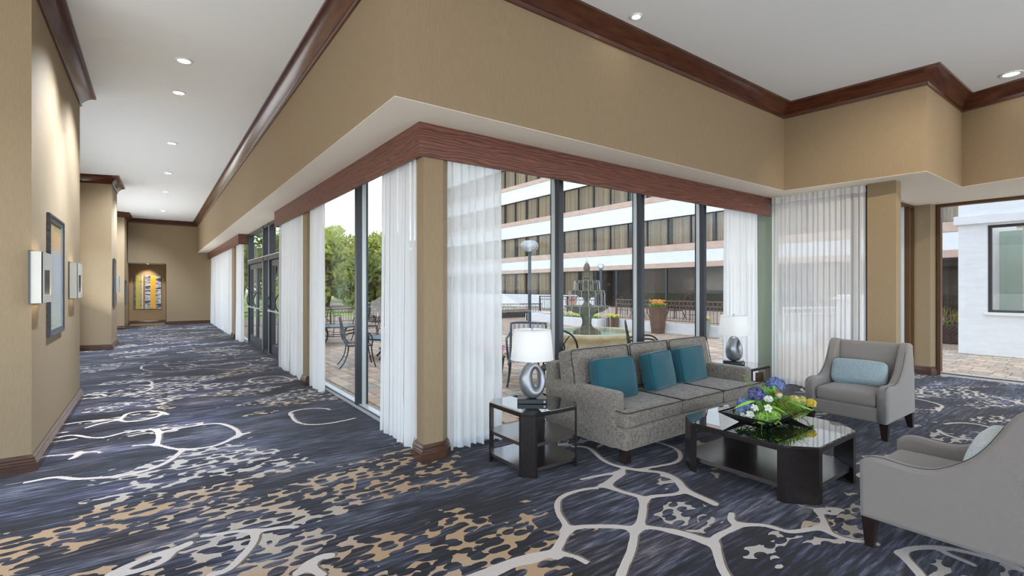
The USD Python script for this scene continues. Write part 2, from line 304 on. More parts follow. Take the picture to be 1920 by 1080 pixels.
M['globe'] = mat('clear_globe', {'t': ('transparent_bsdf', {'color': (.86, .88, .9)}), 'd': ('diffuse_bsdf', {'color': (.9, .92, .94)}), 'g': ('glossy_bsdf', {'roughness': .05, 'color': (1, 1, 1)}), 'f': ('fresnel', {'IOR': 1.45}), 'm': ('mix_closure', {'fac': .35}), 'm2': ('mix_closure', {})}, [('t.BSDF', 'm.closure1'), ('d.BSDF', 'm.closure2'), ('f.fac', 'm2.fac'), ('m.closure', 'm2.closure1'), ('g.BSDF', 'm2.closure2')], 'm2.closure')
M['table_glass'] = pm('patio_table_glass', lin(150, 176, 190), .12)
M['sling'] = pm('grey_sling', lin(150, 156, 166), .7, lin(128, 134, 144), (60, 60, 60))
M['planter_brown'] = pm('brown_planter', lin(112, 84, 66), .6, lin(92, 68, 54), (6, 6, 6))
M['planter_dark'] = pm('dark_planter', lin(86, 72, 66), .6, lin(66, 56, 52), (8, 8, 8))
M['planter_green'] = pm('celadon_planter', lin(140, 152, 134), .5)
M['joint'] = pm('paver_sand', lin(118, 104, 92), .95)
M['lawn'] = pm('lawn', lin(150, 170, 78), .95, lin(116, 142, 60), (1.2, 1.2, 1.2))
M['asphalt'] = pm('far_paving', lin(190, 168, 148), .95, lin(168, 146, 128), (1.5, 1.5, 1.5))
PAV = [pm('paver_%s' % n, lin(*a), .85, lin(*b), (9, 9, 9), bump=.3, bscale=(60, 60, 60), bdist=.004) for n, a, b in (
    ('tan', (214, 190, 166), (196, 170, 148)), ('grey', (190, 178, 166), (170, 160, 150)), ('rose', (206, 178, 158), (186, 156, 138)), ('sand', (226, 206, 182), (206, 184, 160)))]
def leafm(name, c1, c2, tr, s=3.0):
    return mat(name, {'g': ('geometry', {}), 'm': ('mapping', {'scale': (s, s, s)}), 'n': ('noise_texture', {'scale': 1.0, 'detail': 2.0}), 'r': ('rgb_ramp', {'ramp': [(.35, c1), (.65, c2)]}),
        'd': ('principled_bsdf', {'roughness': .5}), 'l': ('translucent_bsdf', {'color': tr}), 'a': ('mix_closure', {'fac': .3})}, [('g.position', 'm.vector'), ('m.vector', 'n.vector'), ('n.fac', 'r.fac'), ('r.color', 'd.base_color'), ('d.BSDF', 'a.closure1'), ('l.BSDF', 'a.closure2')], 'a.closure')
M['leaf'] = leafm('tree_leaf', lin(112, 124, 50), lin(172, 176, 84), lin(188, 190, 70), .6)
M['leaf_pale'] = leafm('pale_tree_leaf', lin(150, 160, 84), lin(190, 190, 120), lin(190, 195, 110), .6)
M['leaf_dark'] = leafm('dark_tree_leaf', lin(84, 96, 46), lin(130, 136, 66), lin(130, 146, 58), .6)
M['bark'] = pm('bark', lin(92, 74, 58), .9)
M['plant'] = leafm('plant_leaf', lin(84, 146, 58), lin(160, 206, 92), lin(150, 210, 80), 20)
M['plant_dark'] = leafm('fern_leaf', lin(84, 112, 44), lin(168, 178, 76), lin(140, 170, 60), 14)
M['grass_lime'] = leafm('lime_blade', lin(110, 180, 60), lin(160, 215, 90), lin(150, 210, 80), 9)
M['yellow_fl'] = leafm('yellow_petal', lin(226, 200, 60), lin(240, 222, 110), lin(220, 190, 60), 30)
M['orange_fl'] = leafm('orange_petal', lin(214, 120, 60), lin(236, 190, 90), lin(210, 130, 60), 30)
M['pink_fl'] = leafm('pink_petal', lin(214, 110, 150), lin(240, 170, 190), lin(220, 120, 150), 30)
M['white_fl'] = leafm('white_petal', lin(228, 228, 222), lin(246, 246, 242), lin(235, 235, 225), 30)
M['blue_fl'] = leafm('blue_petal', lin(58, 74, 140), lin(160, 178, 214), lin(120, 145, 210), 70)
M['violet_fl'] = leafm('violet_petal', lin(44, 44, 84), lin(134, 142, 192), lin(96, 110, 180), 70)
M['lime_fl'] = leafm('lime_petal', lin(96, 150, 50), lin(190, 220, 120), lin(150, 200, 80), 60)
M['cream_fl'] = leafm('cream_petal', lin(190, 190, 84), lin(242, 232, 176), lin(220, 215, 120), 60)
M['stem'] = pm('stem', lin(86, 120, 56), .6)
M['tray'] = pm('black_wire', lin(20, 19, 20), .3, metallic=.3)

# carpet: woven streaks, a traced web of cream lines (signed distance in the mesh's primvars) and leopard-like flecks
M['carpet'] = mat('patterned_carpet', {
    'g': ('geometry', {}),
    'ms': ('mapping', {'scale': (3.2, 34, 1)}), 'ns': ('noise_texture', {'scale': 1.0, 'detail': 5.0, 'roughness': .65}),
    'mL': ('mapping', {'scale': (.9, 2.6, 1)}), 'nL': ('noise_texture', {'scale': 1.0, 'detail': 3.0}),
    'mx': ('math', {'math_type': 'multiply_add', 'value2': 1.15}), 'mk': ('math', {'math_type': 'multiply', 'value2': .75}), 'mo': ('math', {'math_type': 'subtract', 'value2': .445}),
    'rs': ('rgb_ramp', {'ramp': [(.30, lin(7, 6, 9)), (.40, lin(18, 18, 26)), (.48, lin(33, 35, 48)), (.57, lin(57, 60, 77)), (.67, lin(94, 97, 112)), (.80, lin(132, 130, 134))]}),
    'mh': ('mapping', {'scale': (.7, 2.0, 1), 'location': (7, 3, 0)}), 'nh': ('noise_texture', {'scale': 1.0, 'detail': 2.0}),
    'rh': ('rgb_ramp', {'ramp': [(.36, (1.25, .98, .84)), (.46, (1, 1, 1)), (.56, (1, 1, 1)), (.66, (1.08, 1.0, 1.22))]}), 'hue': ('mix', {'mix_type': 'multiply', 'fac': 1.0}),
    # flecks
    'md': ('noise_texture', {'scale': 4.0, 'detail': 1.0}), 'dv': ('vector_math', {'math_type': 'multiply_add', 'vector2': (.08, .05, 0)}),
    'mf': ('mapping', {'scale': (8.2, 14.5, 1)}), 'vf': ('voronoi_texture', {'scale': 1.0, 'feature': 'smooth_f1', 'smoothness': .35, 'dimensions': '2D', 'randomness': .8}),
    'fl': ('math', {'math_type': 'greater_than', 'value2': .41}),
    'mm': ('mapping', {'scale': (.8, 1.25, 1), 'location': (2.3, 8.1, 0)}), 'nm': ('noise_texture', {'scale': 1.0, 'detail': 3.0, 'roughness': .6}),
    'al': ('attribute', {'attribute': 'leo'}), 'am': ('math', {'math_type': 'add'}), 'fm': ('math', {'math_type': 'greater_than', 'value2': .545}),
    'mb': ('mapping', {'scale': (5, 8, 1), 'location': (1, 4, 0)}), 'nb': ('noise_texture', {'scale': 1.0, 'detail': 1.0}), 'fb': ('math', {'math_type': 'greater_than', 'value2': .45}),
    'f1': ('math', {'math_type': 'multiply'}), 'f2': ('math', {'math_type': 'multiply'}),
    'mt': ('mapping', {'scale': (.35, .5, 1), 'location': (5.2, 1.7, 0)}), 'nt': ('noise_texture', {'scale': 1.0, 'detail': 2.0}),
    'rt': ('rgb_ramp', {'ramp': [(.42, lin(182, 174, 166)), (.56, lin(176, 146, 112))]}),
    'at': ('attribute', {'attribute': 'tan'}), 'ta': ('math', {'math_type': 'add'}),
    'mixf': ('mix', {}),
    # web
    'aw': ('attribute', {'attribute': 'web'}), 'nw': ('noise_texture', {'scale': 9.0, 'detail': 2.0}), 'wn': ('math', {'math_type': 'multiply_add', 'value2': .012}), 'w1': ('math', {'math_type': 'less_than', 'value2': .029}),
    'a2': ('attribute', {'attribute': 'web2'}), 'w2': ('math', {'math_type': 'less_than', 'value2': .018}),
    'mixt': ('mix', {'color2': lin(112, 98, 84)}), 'mixw': ('mix', {'color2': lin(200, 190, 184)}),
    # pile
    'np': ('noise_texture', {'scale': 190.0, 'detail': 3.0, 'roughness': .7}), 'rp': ('rgb_ramp', {'ramp': [(.3, (.6, .6, .6)), (.7, (1.42, 1.42, 1.42))]}), 'pile': ('mix', {'mix_type': 'multiply', 'fac': 1.0}),
    'bp': ('bump', {'strength': .5, 'distance': .004}),
    'p': ('principled_bsdf', {'roughness': .95, 'sheen_weight': .12, 'sheen_roughness': .5, 'specular_ior_level': .2})},
    [('g.position', 'ms.vector'), ('ms.vector', 'ns.vector'), ('g.position', 'mL.vector'), ('mL.vector', 'nL.vector'),
     ('ns.fac', 'mx.value1'), ('nL.fac', 'mk.value1'), ('mk.value', 'mx.value3'), ('mx.value', 'mo.value1'), ('mo.value', 'rs.fac'),
     ('g.position', 'mh.vector'), ('mh.vector', 'nh.vector'), ('nh.fac', 'rh.fac'), ('rs.color', 'hue.color1'), ('rh.color', 'hue.color2'),
     ('g.position', 'md.vector'), ('md.color', 'dv.vector1'), ('g.position', 'dv.vector3'), ('dv.vector', 'mf.vector'), ('mf.vector', 'vf.vector'), ('vf.distance', 'fl.value1'),
     ('g.position', 'mm.vector'), ('mm.vector', 'nm.vector'), ('nm.fac', 'am.value1'), ('al.fac', 'am.value2'), ('am.value', 'fm.value1'),
     ('g.position', 'mb.vector'), ('mb.vector', 'nb.vector'), ('nb.fac', 'fb.value1'), ('fl.value', 'f1.value1'), ('fm.value', 'f1.value2'), ('f1.value', 'f2.value1'), ('fb.value', 'f2.value2'),
     ('g.position', 'mt.vector'), ('mt.vector', 'nt.vector'), ('nt.fac', 'ta.value1'), ('at.fac', 'ta.value2'), ('ta.value', 'rt.fac'),
     ('hue.color', 'mixf.color1'), ('rt.color', 'mixf.color2'), ('f2.value', 'mixf.fac'),
     ('g.position', 'nw.vector'), ('nw.fac', 'wn.value1'), ('aw.fac', 'wn.value3'), ('wn.value', 'w1.value1'), ('a2.fac', 'w2.value1'),
     ('mixf.color', 'mixt.color1'), ('w2.value', 'mixt.fac'), ('mixt.color', 'mixw.color1'), ('w1.value', 'mixw.fac'),
     ('g.position', 'np.vector'), ('np.fac', 'rp.fac'), ('mixw.color', 'pile.color1'), ('rp.color', 'pile.color2'), ('pile.color', 'p.base_color'), ('np.fac', 'bp.height'), ('bp.normal', 'p.normal')])
# ---------------------------------------------------------------- the setting: carpet
WEB=[(0.8,[(3.27,3.45),(3.36,3.37),(3.29,3.14),(3.22,2.89),(3.25,2.78)]),(1,[(3.25,2.78),(3.28,2.71),(3.34,2.62),(3.41,2.53),(3.38,2.35),(3.27,2.21),(3.24,2.03),(3.23,1.94)]),(0.5,[(3.15,2.74),(2.98,2.78),(2.77,2.82)]),(0.9,[(3.18,2.75),(2.94,2.66),(2.82,2.63)]),(1,[(2.82,2.63),(2.84,2.57),(2.86,2.44),(2.89,2.33),(2.86,2.27)]),(0.4,[(2.84,2.57),(2.9,2.63),(3.01,2.67),(3.14,2.7)]),(0.9,[(2.88,2.28),(3.03,2.25),(3.14,2.2),(3.25,2.2)]),(0.8,[(2.75,2.63),(2.63,2.67),(2.5,2.68),(2.38,2.65),(2.31,2.59),(2.22,2.47),(2.17,2.36),(2.11,2.28)]),(1.1,[(2.11,2.28),(2.18,2.28),(2.26,2.24),(2.37,2.16),(2.45,2.08),(2.47,2.03)]),(1.2,[(2.86,2.27),(2.78,2.21),(2.64,2.11),(2.5,2.04)]),(1.1,[(2.47,2.03),(2.36,1.95),(2.2,1.85),(2.1,1.8),(2.01,1.75),(1.91,1.71)]),(0.9,[(2.47,2.03),(2.55,2.01),(2.62,1.93),(2.67,1.8),(2.69,1.68)]),(1.2,[(2.11,2.28),(1.99,2.2),(1.87,2.13)]),(1,[(1.86,2.09),(1.86,2.13),(1.75,2.14),(1.63,2.17),(1.52,2.17),(1.44,2.16),(1.36,2.11)]),(0.35,[(3.47,3.3),(4.05,2.91),(3.99,2.76),(3.89,2.67),(3.74,2.6),(3.52,2.63),(3.33,2.67)]),(0.9,[(2.65,1.88),(2.7,1.78),(2.72,1.69),(2.72,1.64)]),(1,[(2.72,1.64),(2.8,1.67),(2.93,1.67),(3.08,1.67)]),(0.9,[(3.18,1.78),(3.08,1.67),(3.14,1.62),(3.21,1.54),(3.23,1.45),(3.3,1.4),(3.43,1.35),(3.48,1.33)]),(0.8,[(3.46,1.32),(3.6,1.38),(3.68,1.44)]),(0.7,[(3.72,1.45),(3.8,1.42),(3.85,1.36)]),(0.7,[(3.72,1.45),(3.72,1.38),(3.83,1.38)]),(0.9,[(3.46,1.32),(3.42,1.23),(3.43,1.17),(3.48,1.11),(3.51,1.05)]),(1.1,[(2.72,1.64),(2.62,1.55),(2.51,1.46),(2.44,1.36)]),(0.6,[(3.36,2.48),(3.38,2.4),(3.26,2.18),(3.24,2.01),(3.22,1.93)]),(1,[(3.49,0.93),(3.59,0.92),(3.66,0.89),(3.79,0.78),(3.84,0.65),(3.85,0.55),(3.82,0.47)]),(1.1,[(3.49,0.93),(3.43,0.88),(3.35,0.82),(3.27,0.77)]),(0.4,[(3.71,0.78),(3.7,0.73),(3.68,0.65)]),(1,[(-1.04,5.36),(-0.96,5.39),(-0.81,5.39),(-0.66,5.4),(-0.51,5.25),(-0.38,5.18),(-0.22,5.11),(-0.03,5.15),(0.12,5.32),(0.21,5.54)]),(1,[(0.21,5.61),(0.34,5.54),(0.47,5.54),(0.59,5.63),(0.67,5.73),(0.82,5.82)]),(0.9,[(0.69,5.71),(0.72,6.04),(0.66,6.28),(0.59,6.42),(0.34,6.47),(0.17,6.44),(0.05,6.36)]),(0.8,[(0.21,5.61),(0.11,5.75),(0.02,5.91),(-0.16,6.01)]),(1,[(0.02,5.91),(0.04,6.14),(0.03,6.55)]),(0.8,[(0.03,6.49),(-0.08,6.61),(-0.29,6.6),(-0.39,6.53),(-0.54,6.62),(-0.71,6.83),(-0.82,6.78)]),(0.6,[(-0.84,6.13),(-0.72,6.09),(-0.61,6.05),(-0.52,6.04),(-0.4,5.94)]),(1,[(-0.56,6.09),(-0.57,5.96),(-0.6,5.89)]),(0.8,[(-0.81,7.4),(-0.63,7.43),(-0.49,7.39),(-0.32,7.34),(-0.25,7.59),(-0.12,7.62),(0.05,7.48),(0.14,7.22)]),(0.8,[(-0.32,7.31),(-0.11,7.1),(0.01,7.17),(0.06,7.33)]),(0.8,[(-0.6,7.08),(-0.48,7.21),(-0.34,7.28)]),(0.9,[(-0.83,7.01),(-0.75,7.0)]),(1,[(-0.84,9.13),(-0.7,9.25),(-0.55,8.99)]),(0.7,[(-0.37,8.85),(-0.24,8.9),(-0.08,9.08),(-0.02,9.45),(-0.29,9.72)]),(0.8,[(-0.05,9.55),(0.12,9.69),(0.33,9.53)]),(0.7,[(-0.34,10.16),(-0.16,10.09),(-0.05,9.55)]),(0.7,[(1.34,6.34),(1.4,6.5),(1.57,6.52),(1.79,6.31)]),(0.7,[(1.34,6.34),(1.32,6.03),(1.41,5.76),(1.59,5.68),(1.76,5.69),(1.91,5.72)]),(0.7,[(-0.19,11.68),(-0.03,12.08),(0.19,12.0),(0.45,11.94),(0.7,11.42),(0.86,11.22),(1.24,11.36),(1.58,11.06)]),(0.6,[(-0.19,11.68),(-0.02,11.12),(0.33,10.86),(0.75,10.92),(1.15,10.51),(1.43,10.64),(1.57,10.98)]),(0.5,[(0.19,12.0),(0.35,11.48),(0.62,11.56)]),(0.6,[(-1.3,12.89),(-1.02,12.89),(-0.67,12.51),(-0.57,12.11),(-0.79,11.94),(-1.09,11.91)]),(0.6,[(1.28,8.97),(1.45,9.28),(1.66,9.28),(1.84,8.91),(1.81,8.58),(1.5,8.64),(1.28,8.97)]),(0.5,[(1.84,8.7),(2.04,8.85),(2.09,8.52),(2.2,8.29)]),(0.5,[(1.41,12.01),(1.69,12.15),(1.99,11.73),(2.12,11.01)]),(1.3,[(-0.2,3.37),(-0.11,3.44),(0.0,3.48),(0.08,3.49),(0.17,3.52)]),(1,[(-0.18,3.37),(-0.07,3.35),(0.0,3.36),(0.08,3.47)]),(0.8,[(0.25,3.58),(0.34,3.54),(0.44,3.51),(0.51,3.46),(0.64,3.41),(0.74,3.35)]),(1,[(0.51,3.46),(0.47,3.27),(0.38,3.13),(0.34,3.08),(0.25,3.07)]),(1.4,[(0.63,2.81),(0.7,2.86),(0.75,2.89),(0.82,2.88)]),(1,[(0.7,2.86),(0.71,2.78),(0.73,2.71)]),(0.8,[(1.33,2.23),(1.46,2.22),(1.67,2.21),(1.89,2.12),(1.96,1.95)])]
LEO=[((-0.39,4.21),0.6,0.25,0.14),((0.12,4.07),0.6,0.2,0.12),((0.64,3.79),0.5,0.25,0.15),((1.2,3.9),0.6,0.22,0.16),((1.87,3.75),0.5,0.25,0.15),((1.65,2.58),0.35,0.25,0.14),((2.1,2.61),0.2,0.2,0.1),((0.48,4.43),0.4,0.2,0.08),((0.93,4.94),0.5,0.3,0.12),((0.86,8.51),0.8,0.4,0.1),((1.8,7.36),0.6,0.4,0.1),((3.24,2.39),0.15,0.12,0.15),((2.96,1.97),0.2,0.15,0.15),((2.86,1.38),0.2,0.15,0.12),((3.76,1.59),0.25,0.2,0.08),((4.93,1.49),0.4,0.4,0.08),((9.34,1.8),1.0,0.5,0.08),((3.49,0.78),0.2,0.1,0.1),((-0.33,8.14),0.4,0.4,0.06),((1.04,2.8),0.5,0.2,0.12),((-0.47,3.84),0.4,0.2,0.05),((2.49,2.37),0.22,0.17,-0.2),((2.08,2.03),0.25,0.16,-0.3),((2.42,1.71),0.25,0.18,-0.3),((3.58,1.89),0.3,0.25,-0.2),((1.68,6.33),0.4,0.3,-0.15),((-0.34,5.7),0.5,0.3,-0.3),((0.37,6.0),0.45,0.28,-0.3),((2.41,3.51),0.4,0.3,-0.2),((0.21,4.56),0.4,0.1,-0.1),((1.22,3.26),0.4,0.08,-0.15),((-0.1,3.71),0.3,0.1,-0.1),((2.68,3.31),0.4,0.3,-0.15),((6.34,2.02),0.6,0.5,-0.1),((2.06,1.84),0.2,0.2,-0.2)]
def web_field(P, width_scale=.016):
    """smooth distance to the traced cream lines (negative shift where lines are wide), for points P (n,2)"""
    acc = np.zeros(len(P)); k = .016
    for w, line in WEB_ALL:
        L = np.array(line, float)
        lo, hi = L.min(0) - .3, L.max(0) + .3
        sel = np.where(np.all((P > lo) & (P < hi), axis=1))[0]
        if not len(sel): continue
        Q = P[sel]; best = np.full(len(sel), 9.0)
        for a, b in zip(L[:-1], L[1:]):
            d = b - a; t = np.clip(((Q - a) @ d) / (d @ d + 1e-12), 0, 1)
            best = np.minimum(best, np.linalg.norm(Q - a - t[:, None] * d, axis=1))
        acc[sel] += np.exp(-np.maximum(best - (w - 1) * width_scale, -.05) / k)
    return np.where(acc > 1e-9, -k * np.log(np.maximum(acc, 1e-9)), .33)
def smooth_line(L):
    if len(L) < 3: return L
    return spl(np.array(L), 3).tolist()
WEB_ALL = [(max(w, .72), smooth_line(L)) for w, L in WEB]
rng = np.random.default_rng(4)
def ell(cx, cy, ax, ay, w, a0=0, a1=2 * PI, n=22):
    a = np.linspace(a0, a1, n); return (w, np.stack([cx + ax * np.cos(a) * (1 + .08 * np.sin(3 * a)), cy + ay * np.sin(a)], 1).tolist())
for cx, cy, n in [(.2, 13.9, 5), (-.4, 16.4, 4), (.9, 17.6, 4), (.1, 19.6, 5), (1.0, 21.5, 4), (-.2, 22.8, 4), (6.9, .9, 3), (8.6, 1.7, 4), (9.8, .6, 4), (7.6, 3.1, 3)]:
    for k in range(n):
        WEB_ALL.append(ell(cx + rng.uniform(-.9, .9), cy + rng.uniform(-.45, .45), rng.uniform(.25, .55), rng.uniform(.18, .34), rng.uniform(.4, .9), rng.uniform(0, 3), rng.uniform(5, 8)))
def grid(x0, x1, y0, y1, s):
    nx, ny = int(round((x1 - x0) / s)) + 1, int(round((y1 - y0) / s)) + 1
    X, Y = np.meshgrid(np.linspace(x0, x1, nx), np.linspace(y0, y1, ny)); v = np.stack([X.ravel(), Y.ravel(), np.zeros(nx * ny)], 1)
    i, j = np.meshgrid(np.arange(nx - 1), np.arange(ny - 1)); i, j = i.ravel(), j.ravel()
    return v, quads(np.stack([j * nx + i, j * nx + i + 1, (j + 1) * nx + i + 1, (j + 1) * nx + i], 1))
fv, ff = [], []
for a in [(-3, 7.5, .3, 4.18, .025), (7.5, 11.2, .3, 2.8, .04), (7.5, 8.2, 2.8, 4.18, .04), (-3, -.83, 4.18, 5.72, .1), (-.83, 2.13, 4.18, 10, .028), (-1.62, -.83, 9.0, 24.5, .05), (-.83, 2.13, 10, 24.5, .04), (-3, 11.2, -6, .3, .3)]:
    v, f = grid(*a); ff.append(f + sum(len(q) for q in fv)); fv.append(v)
fv, ff = np.vstack(fv), np.vstack(ff)
m = UsdGeom.Mesh.Define(stage, '/World/floor')
from pxr import Vt
m.CreatePointsAttr(Vt.Vec3fArray.FromNumpy(fv.astype(np.float32))); m.CreateFaceVertexCountsAttr(Vt.IntArray.FromNumpy(np.full(len(ff), 3, np.int32)))
m.CreateFaceVertexIndicesAttr(Vt.IntArray.FromNumpy(ff.astype(np.int32).ravel())); m.CreateSubdivisionSchemeAttr('none')
UsdShade.MaterialBindingAPI.Apply(m.GetPrim()).Bind(M['carpet']); m.GetPrim().SetCustomDataByKey('kind', 'structure')
pv = UsdGeom.PrimvarsAPI(m)
P2 = fv[:, :2].copy()
def put(n, a): pv.CreatePrimvar(n, T.FloatArray, 'vertex').Set(Vt.FloatArray.FromNumpy(np.asarray(a, np.float32)))
web = web_field(P2); put('web', web); put('web2', web_field(P2 - np.array([.022, -.004])))
def bump2(P, c, ax, ay): return np.exp(-(((P[:, 0] - c[0]) / ax) ** 2 + ((P[:, 1] - c[1]) / ay) ** 2))
sm = lambda t: np.clip(t, 0, 1) ** 2 * (3 - 2 * np.clip(t, 0, 1))
leo = np.zeros(len(P2))
for c, ax, ay, w in LEO: leo += w * bump2(P2, c, ax, ay)
leo += .05 * sm((4.8 - P2[:, 1]) / .8) * sm((2.6 - P2[:, 0]) / .6)
put('leo', leo)
put('tan', -.16 + .32 * sm((4.9 - P2[:, 1]) / .7) * sm((2.9 - P2[:, 0]) / .7) + .10 * bump2(P2, (3.9, 2.4), .9, .5))

# ---------------------------------------------------------------- walls, soffit, ceiling
ZS, ZC = 3.0, 4.27
FAS = [(1.482, 24.5), (1.474, 3.50), (7.652, 3.462), (7.80, 1.817), (9.44, 1.80), (9.26, 1.15), (9.20, -6)]   # edge of the raised ceiling
OUT = [(2.22, 24.5), (2.22, 4.26), (8.36, 4.26), (8.36, 2.86), (11.26, 2.86), (11.26, -6)]
ceil_poly = [(-3.1, -6.1), (11.36, -6.1), (11.36, 2.96), (8.46, 2.96), (8.46, 4.36), (2.32, 4.36), (2.32, 26.1), (-3.1, 26.1)]
struct('ceiling', prism(ceil_poly, ZC, ZC + .12), M['plaster'])
struct('ceiling_soffit', prism(FAS + OUT[::-1], ZS, ZS + .004), M['soffit'])
ZW = ZS + .0045
struct('wall_upper_corridor', prism([FAS[0], FAS[1], (1.6, 3.62), (1.6, 24.5)], ZW, ZC), M['wall'])
struct('wall_upper_lounge', prism([FAS[1], FAS[2], (7.74, 3.58), (1.6, 3.62)], ZW, ZC), M['wall'])
struct('wall_upper_side', prism([FAS[2], FAS[3], (7.92, 1.93), (7.76, 3.58)], ZW, ZC), M['wall'])
struct('wall_upper_return', prism([FAS[3], FAS[4], (9.52, 1.93), (7.9, 1.93)], ZW, ZC), M['wall'])
struct('wall_upper_right', prism([FAS[4], FAS[5], FAS[6], (9.32, -6), (9.38, 1.15), (9.54, 1.9)], ZW, ZC), M['wall'])
struct('wall_outer', [prism([(2.22, 24.6), (2.22, 4.26), (2.32, 4.36), (2.32, 24.6)], ZW, ZC), prism([(2.22, 4.26), (8.36, 4.26), (8.46, 4.36), (2.32, 4.36)], ZW, ZC), prism([(8.36, 4.26), (8.36, 2.86), (8.46, 2.96), (8.46, 4.36)], ZW, ZC),
    prism([(8.36, 2.86), (11.26, 2.86), (11.36, 2.96), (8.46, 2.96)], ZW, ZC), prism([(11.26, 2.86), (11.26, -6), (11.36, -6), (11.36, 2.96)], ZW, ZC)], M['stucco'])
struct('wall_added_sun_block', [box(8.46, 11.36, -6, 2.96, ZC + .12, 8.6)], M['stucco'])  # added block out of view, keeps the sun off the white wing
# left side of the corridor: three wallpapered piers with recesses between
struct('wall_left', prism([(-3, 5.716), (-.83, 5.716), (-.83, 9.05), (-3, 9.05)], 0, ZC), M['wall'])
struct('wall_left_recess', [box(-1.75, -1.6, 9.0, 25.9, 2.5, ZC), box(-1.75, -1.6, 9.0, 25.9, -.05, .1), box(-1.75, -1.6, 15.4, 17.1, .1, 2.5), box(-1.75, -1.6, 22.3, 25.9, .1, 2.5)], M['wall'])
struct('wall_left_pier', prism([(-1.62, 15.75), (-.835, 15.49), (-.80, 16.98), (-1.62, 16.98)], 0, ZC), M['wall'])
struct('wall_left_far_pier', prism([(-1.62, 22.42), (-.86, 22.68), (-.83, 23.72), (-1.62, 23.72)], 0, ZC), M['wall'])
struct('wall_near_left', box(-3.1, -3, -6.1, 5.72, 3.1, ZC), M['wall'])
struct('wall_end', prism([(.42, 24.4), (2.12, 24.4), (2.12, 24.5), (.42, 24.5)], 0, ZC), M['wall'])
struct('wall_end_lintel', [box(-.84, .42, 24.4, 24.5, 2.51, ZC), box(-1.62, -.82, 24.4, 24.5, 0, ZC)], M['wall'])
struct('wall_alcove', [box(-.92, -.82, 24.5, 25.8, 0, 2.6), box(.42, .52, 24.5, 25.8, 0, 2.6), box(-.92, .52, 25.8, 25.9, 0, 2.6)], pm('alcove_paper', lin(158, 132, 100), .75))
struct('ceiling_alcove', box(-.82, .42, 24.5, 25.8, 2.51, 2.6), M['plaster'])
struct('floor_alcove', box(-.82, .42, 24.5, 25.8, -.02, .004), pm('tan_floor', lin(176, 144, 104), .3))
struct('wall_back', [box(-3.1, 11.36, -6.1, -6, 3.1, ZC)], M['wall'])
# pillars
struct('wall_corner_pillar', prism([(1.925, 3.925), (2.115, 3.925), (2.2, 4.0), (2.2, 4.22), (1.99, 4.22), (1.925, 4.05)], 0, ZS), M['wall'])
struct('wall_corridor_pillar', box(1.93, 2.10, 8.03, 8.27, 0, 2.98), M['wall'])
struct('wall_corridor_far_pillar', box(1.93, 2.10, 16.5, 17.1, 0, 2.98), M['wall'])
struct('wall_side_pillar', prism([(8.10, 2.54), (8.10, 2.21), (8.30, 2.21), (8.34, 2.54)], 0, ZS), M['wall'])
struct('wall_right_pillar', prism([(10.97, 2.74), (10.95, 2.50), (11.06, 2.46), (11.2, 2.46), (11.2, 2.74)], 0, ZS), M['wall'])

# crown moulding (profile: distance from the wall, height)
def crown(drop=.19, proj=.165, z=ZC):
    pr = [(0, z - drop), (.022, z - drop), (.026, z - drop + .022), (.014, z - drop + .028), (.018, z - drop + .045)]
    for k in range(9):
        a = k / 8; s = a * a * (3 - 2 * a) * .55 + a * .45
        pr.append((.022 + (proj - .05) * (1 - math.cos(a * PI / 2)) * .62 + (proj - .05) * .38 * a, z - drop + .045 + (drop - .075) * s))
    pr += [(proj - .02, z - .028), (proj - .004, z - .022), (proj, z - .004), (proj, z), (0, z)]
    return pr
CR = crown()
struct('trim_1', sweep(FAS, CR), M['crown'])
struct('trim_2', sweep([(-3, 5.716), (-.83, 5.716), (-.83, 9.05), (-1.6, 9.05)], CR), M['crown'])
struct('trim_3', sweep([(-1.6, 15.745), (-.835, 15.49), (-.80, 16.98), (-1.6, 16.98)], CR), M['crown'])
struct('trim_4', sweep([(-1.6, 22.425), (-.86, 22.68), (-.83, 23.72), (-.83, 24.4), (1.482, 24.4)], CR), M['crown'])
# baseboards
def baseprof(h=.125, d=.035):
    return [(0, 0), (d, 0), (d, h * .52), (d * .8, h * .58), (d * .85, h * .64), (d * .55, h * .74), (d * .6, h * .82), (d * .25, h * .96), (0, h)]
BP = baseprof(.135, .042)
struct('baseboard_left', sweep([(-3, 5.716), (-.83, 5.716), (-.83, 9.05), (-1.6, 9.05)], BP), M['base'])
struct('baseboard_left_pier', sweep([(-1.6, 15.745), (-.835, 15.49), (-.80, 16.98), (-1.6, 16.98)], BP), M['base'])
struct('baseboard_left_far_pier', sweep([(-1.6, 22.425), (-.86, 22.68), (-.83, 23.72)], BP), M['base'])
struct('baseboard_end', sweep([(.42, 24.4), (1.98, 24.4)], BP), M['base'])
struct('baseboard_alcove', sweep([(-.82, 24.6), (-.82, 25.8), (.42, 25.8), (.42, 24.6)], BP), M['base'])
BQ = baseprof(.15, .035)
struct('baseboard_corner_pillar', sweep([(1.99, 4.22), (1.925, 4.05), (1.925, 3.925), (2.115, 3.925), (2.2, 4.0)], BQ), M['base'])
struct('baseboard_corridor_pillar', sweep([(2.08, 8.27), (1.93, 8.27), (1.93, 8.03), (2.08, 8.03)], BQ), M['base'])
struct('baseboard_corridor_far_pillar', sweep([(2.08, 17.1), (1.93, 17.1), (1.93, 16.5), (2.08, 16.5)], BQ), M['base'])
struct('baseboard_side_pillar', sweep([(8.10, 2.54), (8.10, 2.21), (8.30, 2.21), (8.34, 2.54)], BQ), M['base'])
struct('baseboard_right_pillar', sweep([(10.97, 2.74), (10.95, 2.50), (11.06, 2.46)], BQ), M['base'])
struct('baseboard_corner', box(7.9, 8.1, 3.99, 4.03, 0, .15), M['base'])
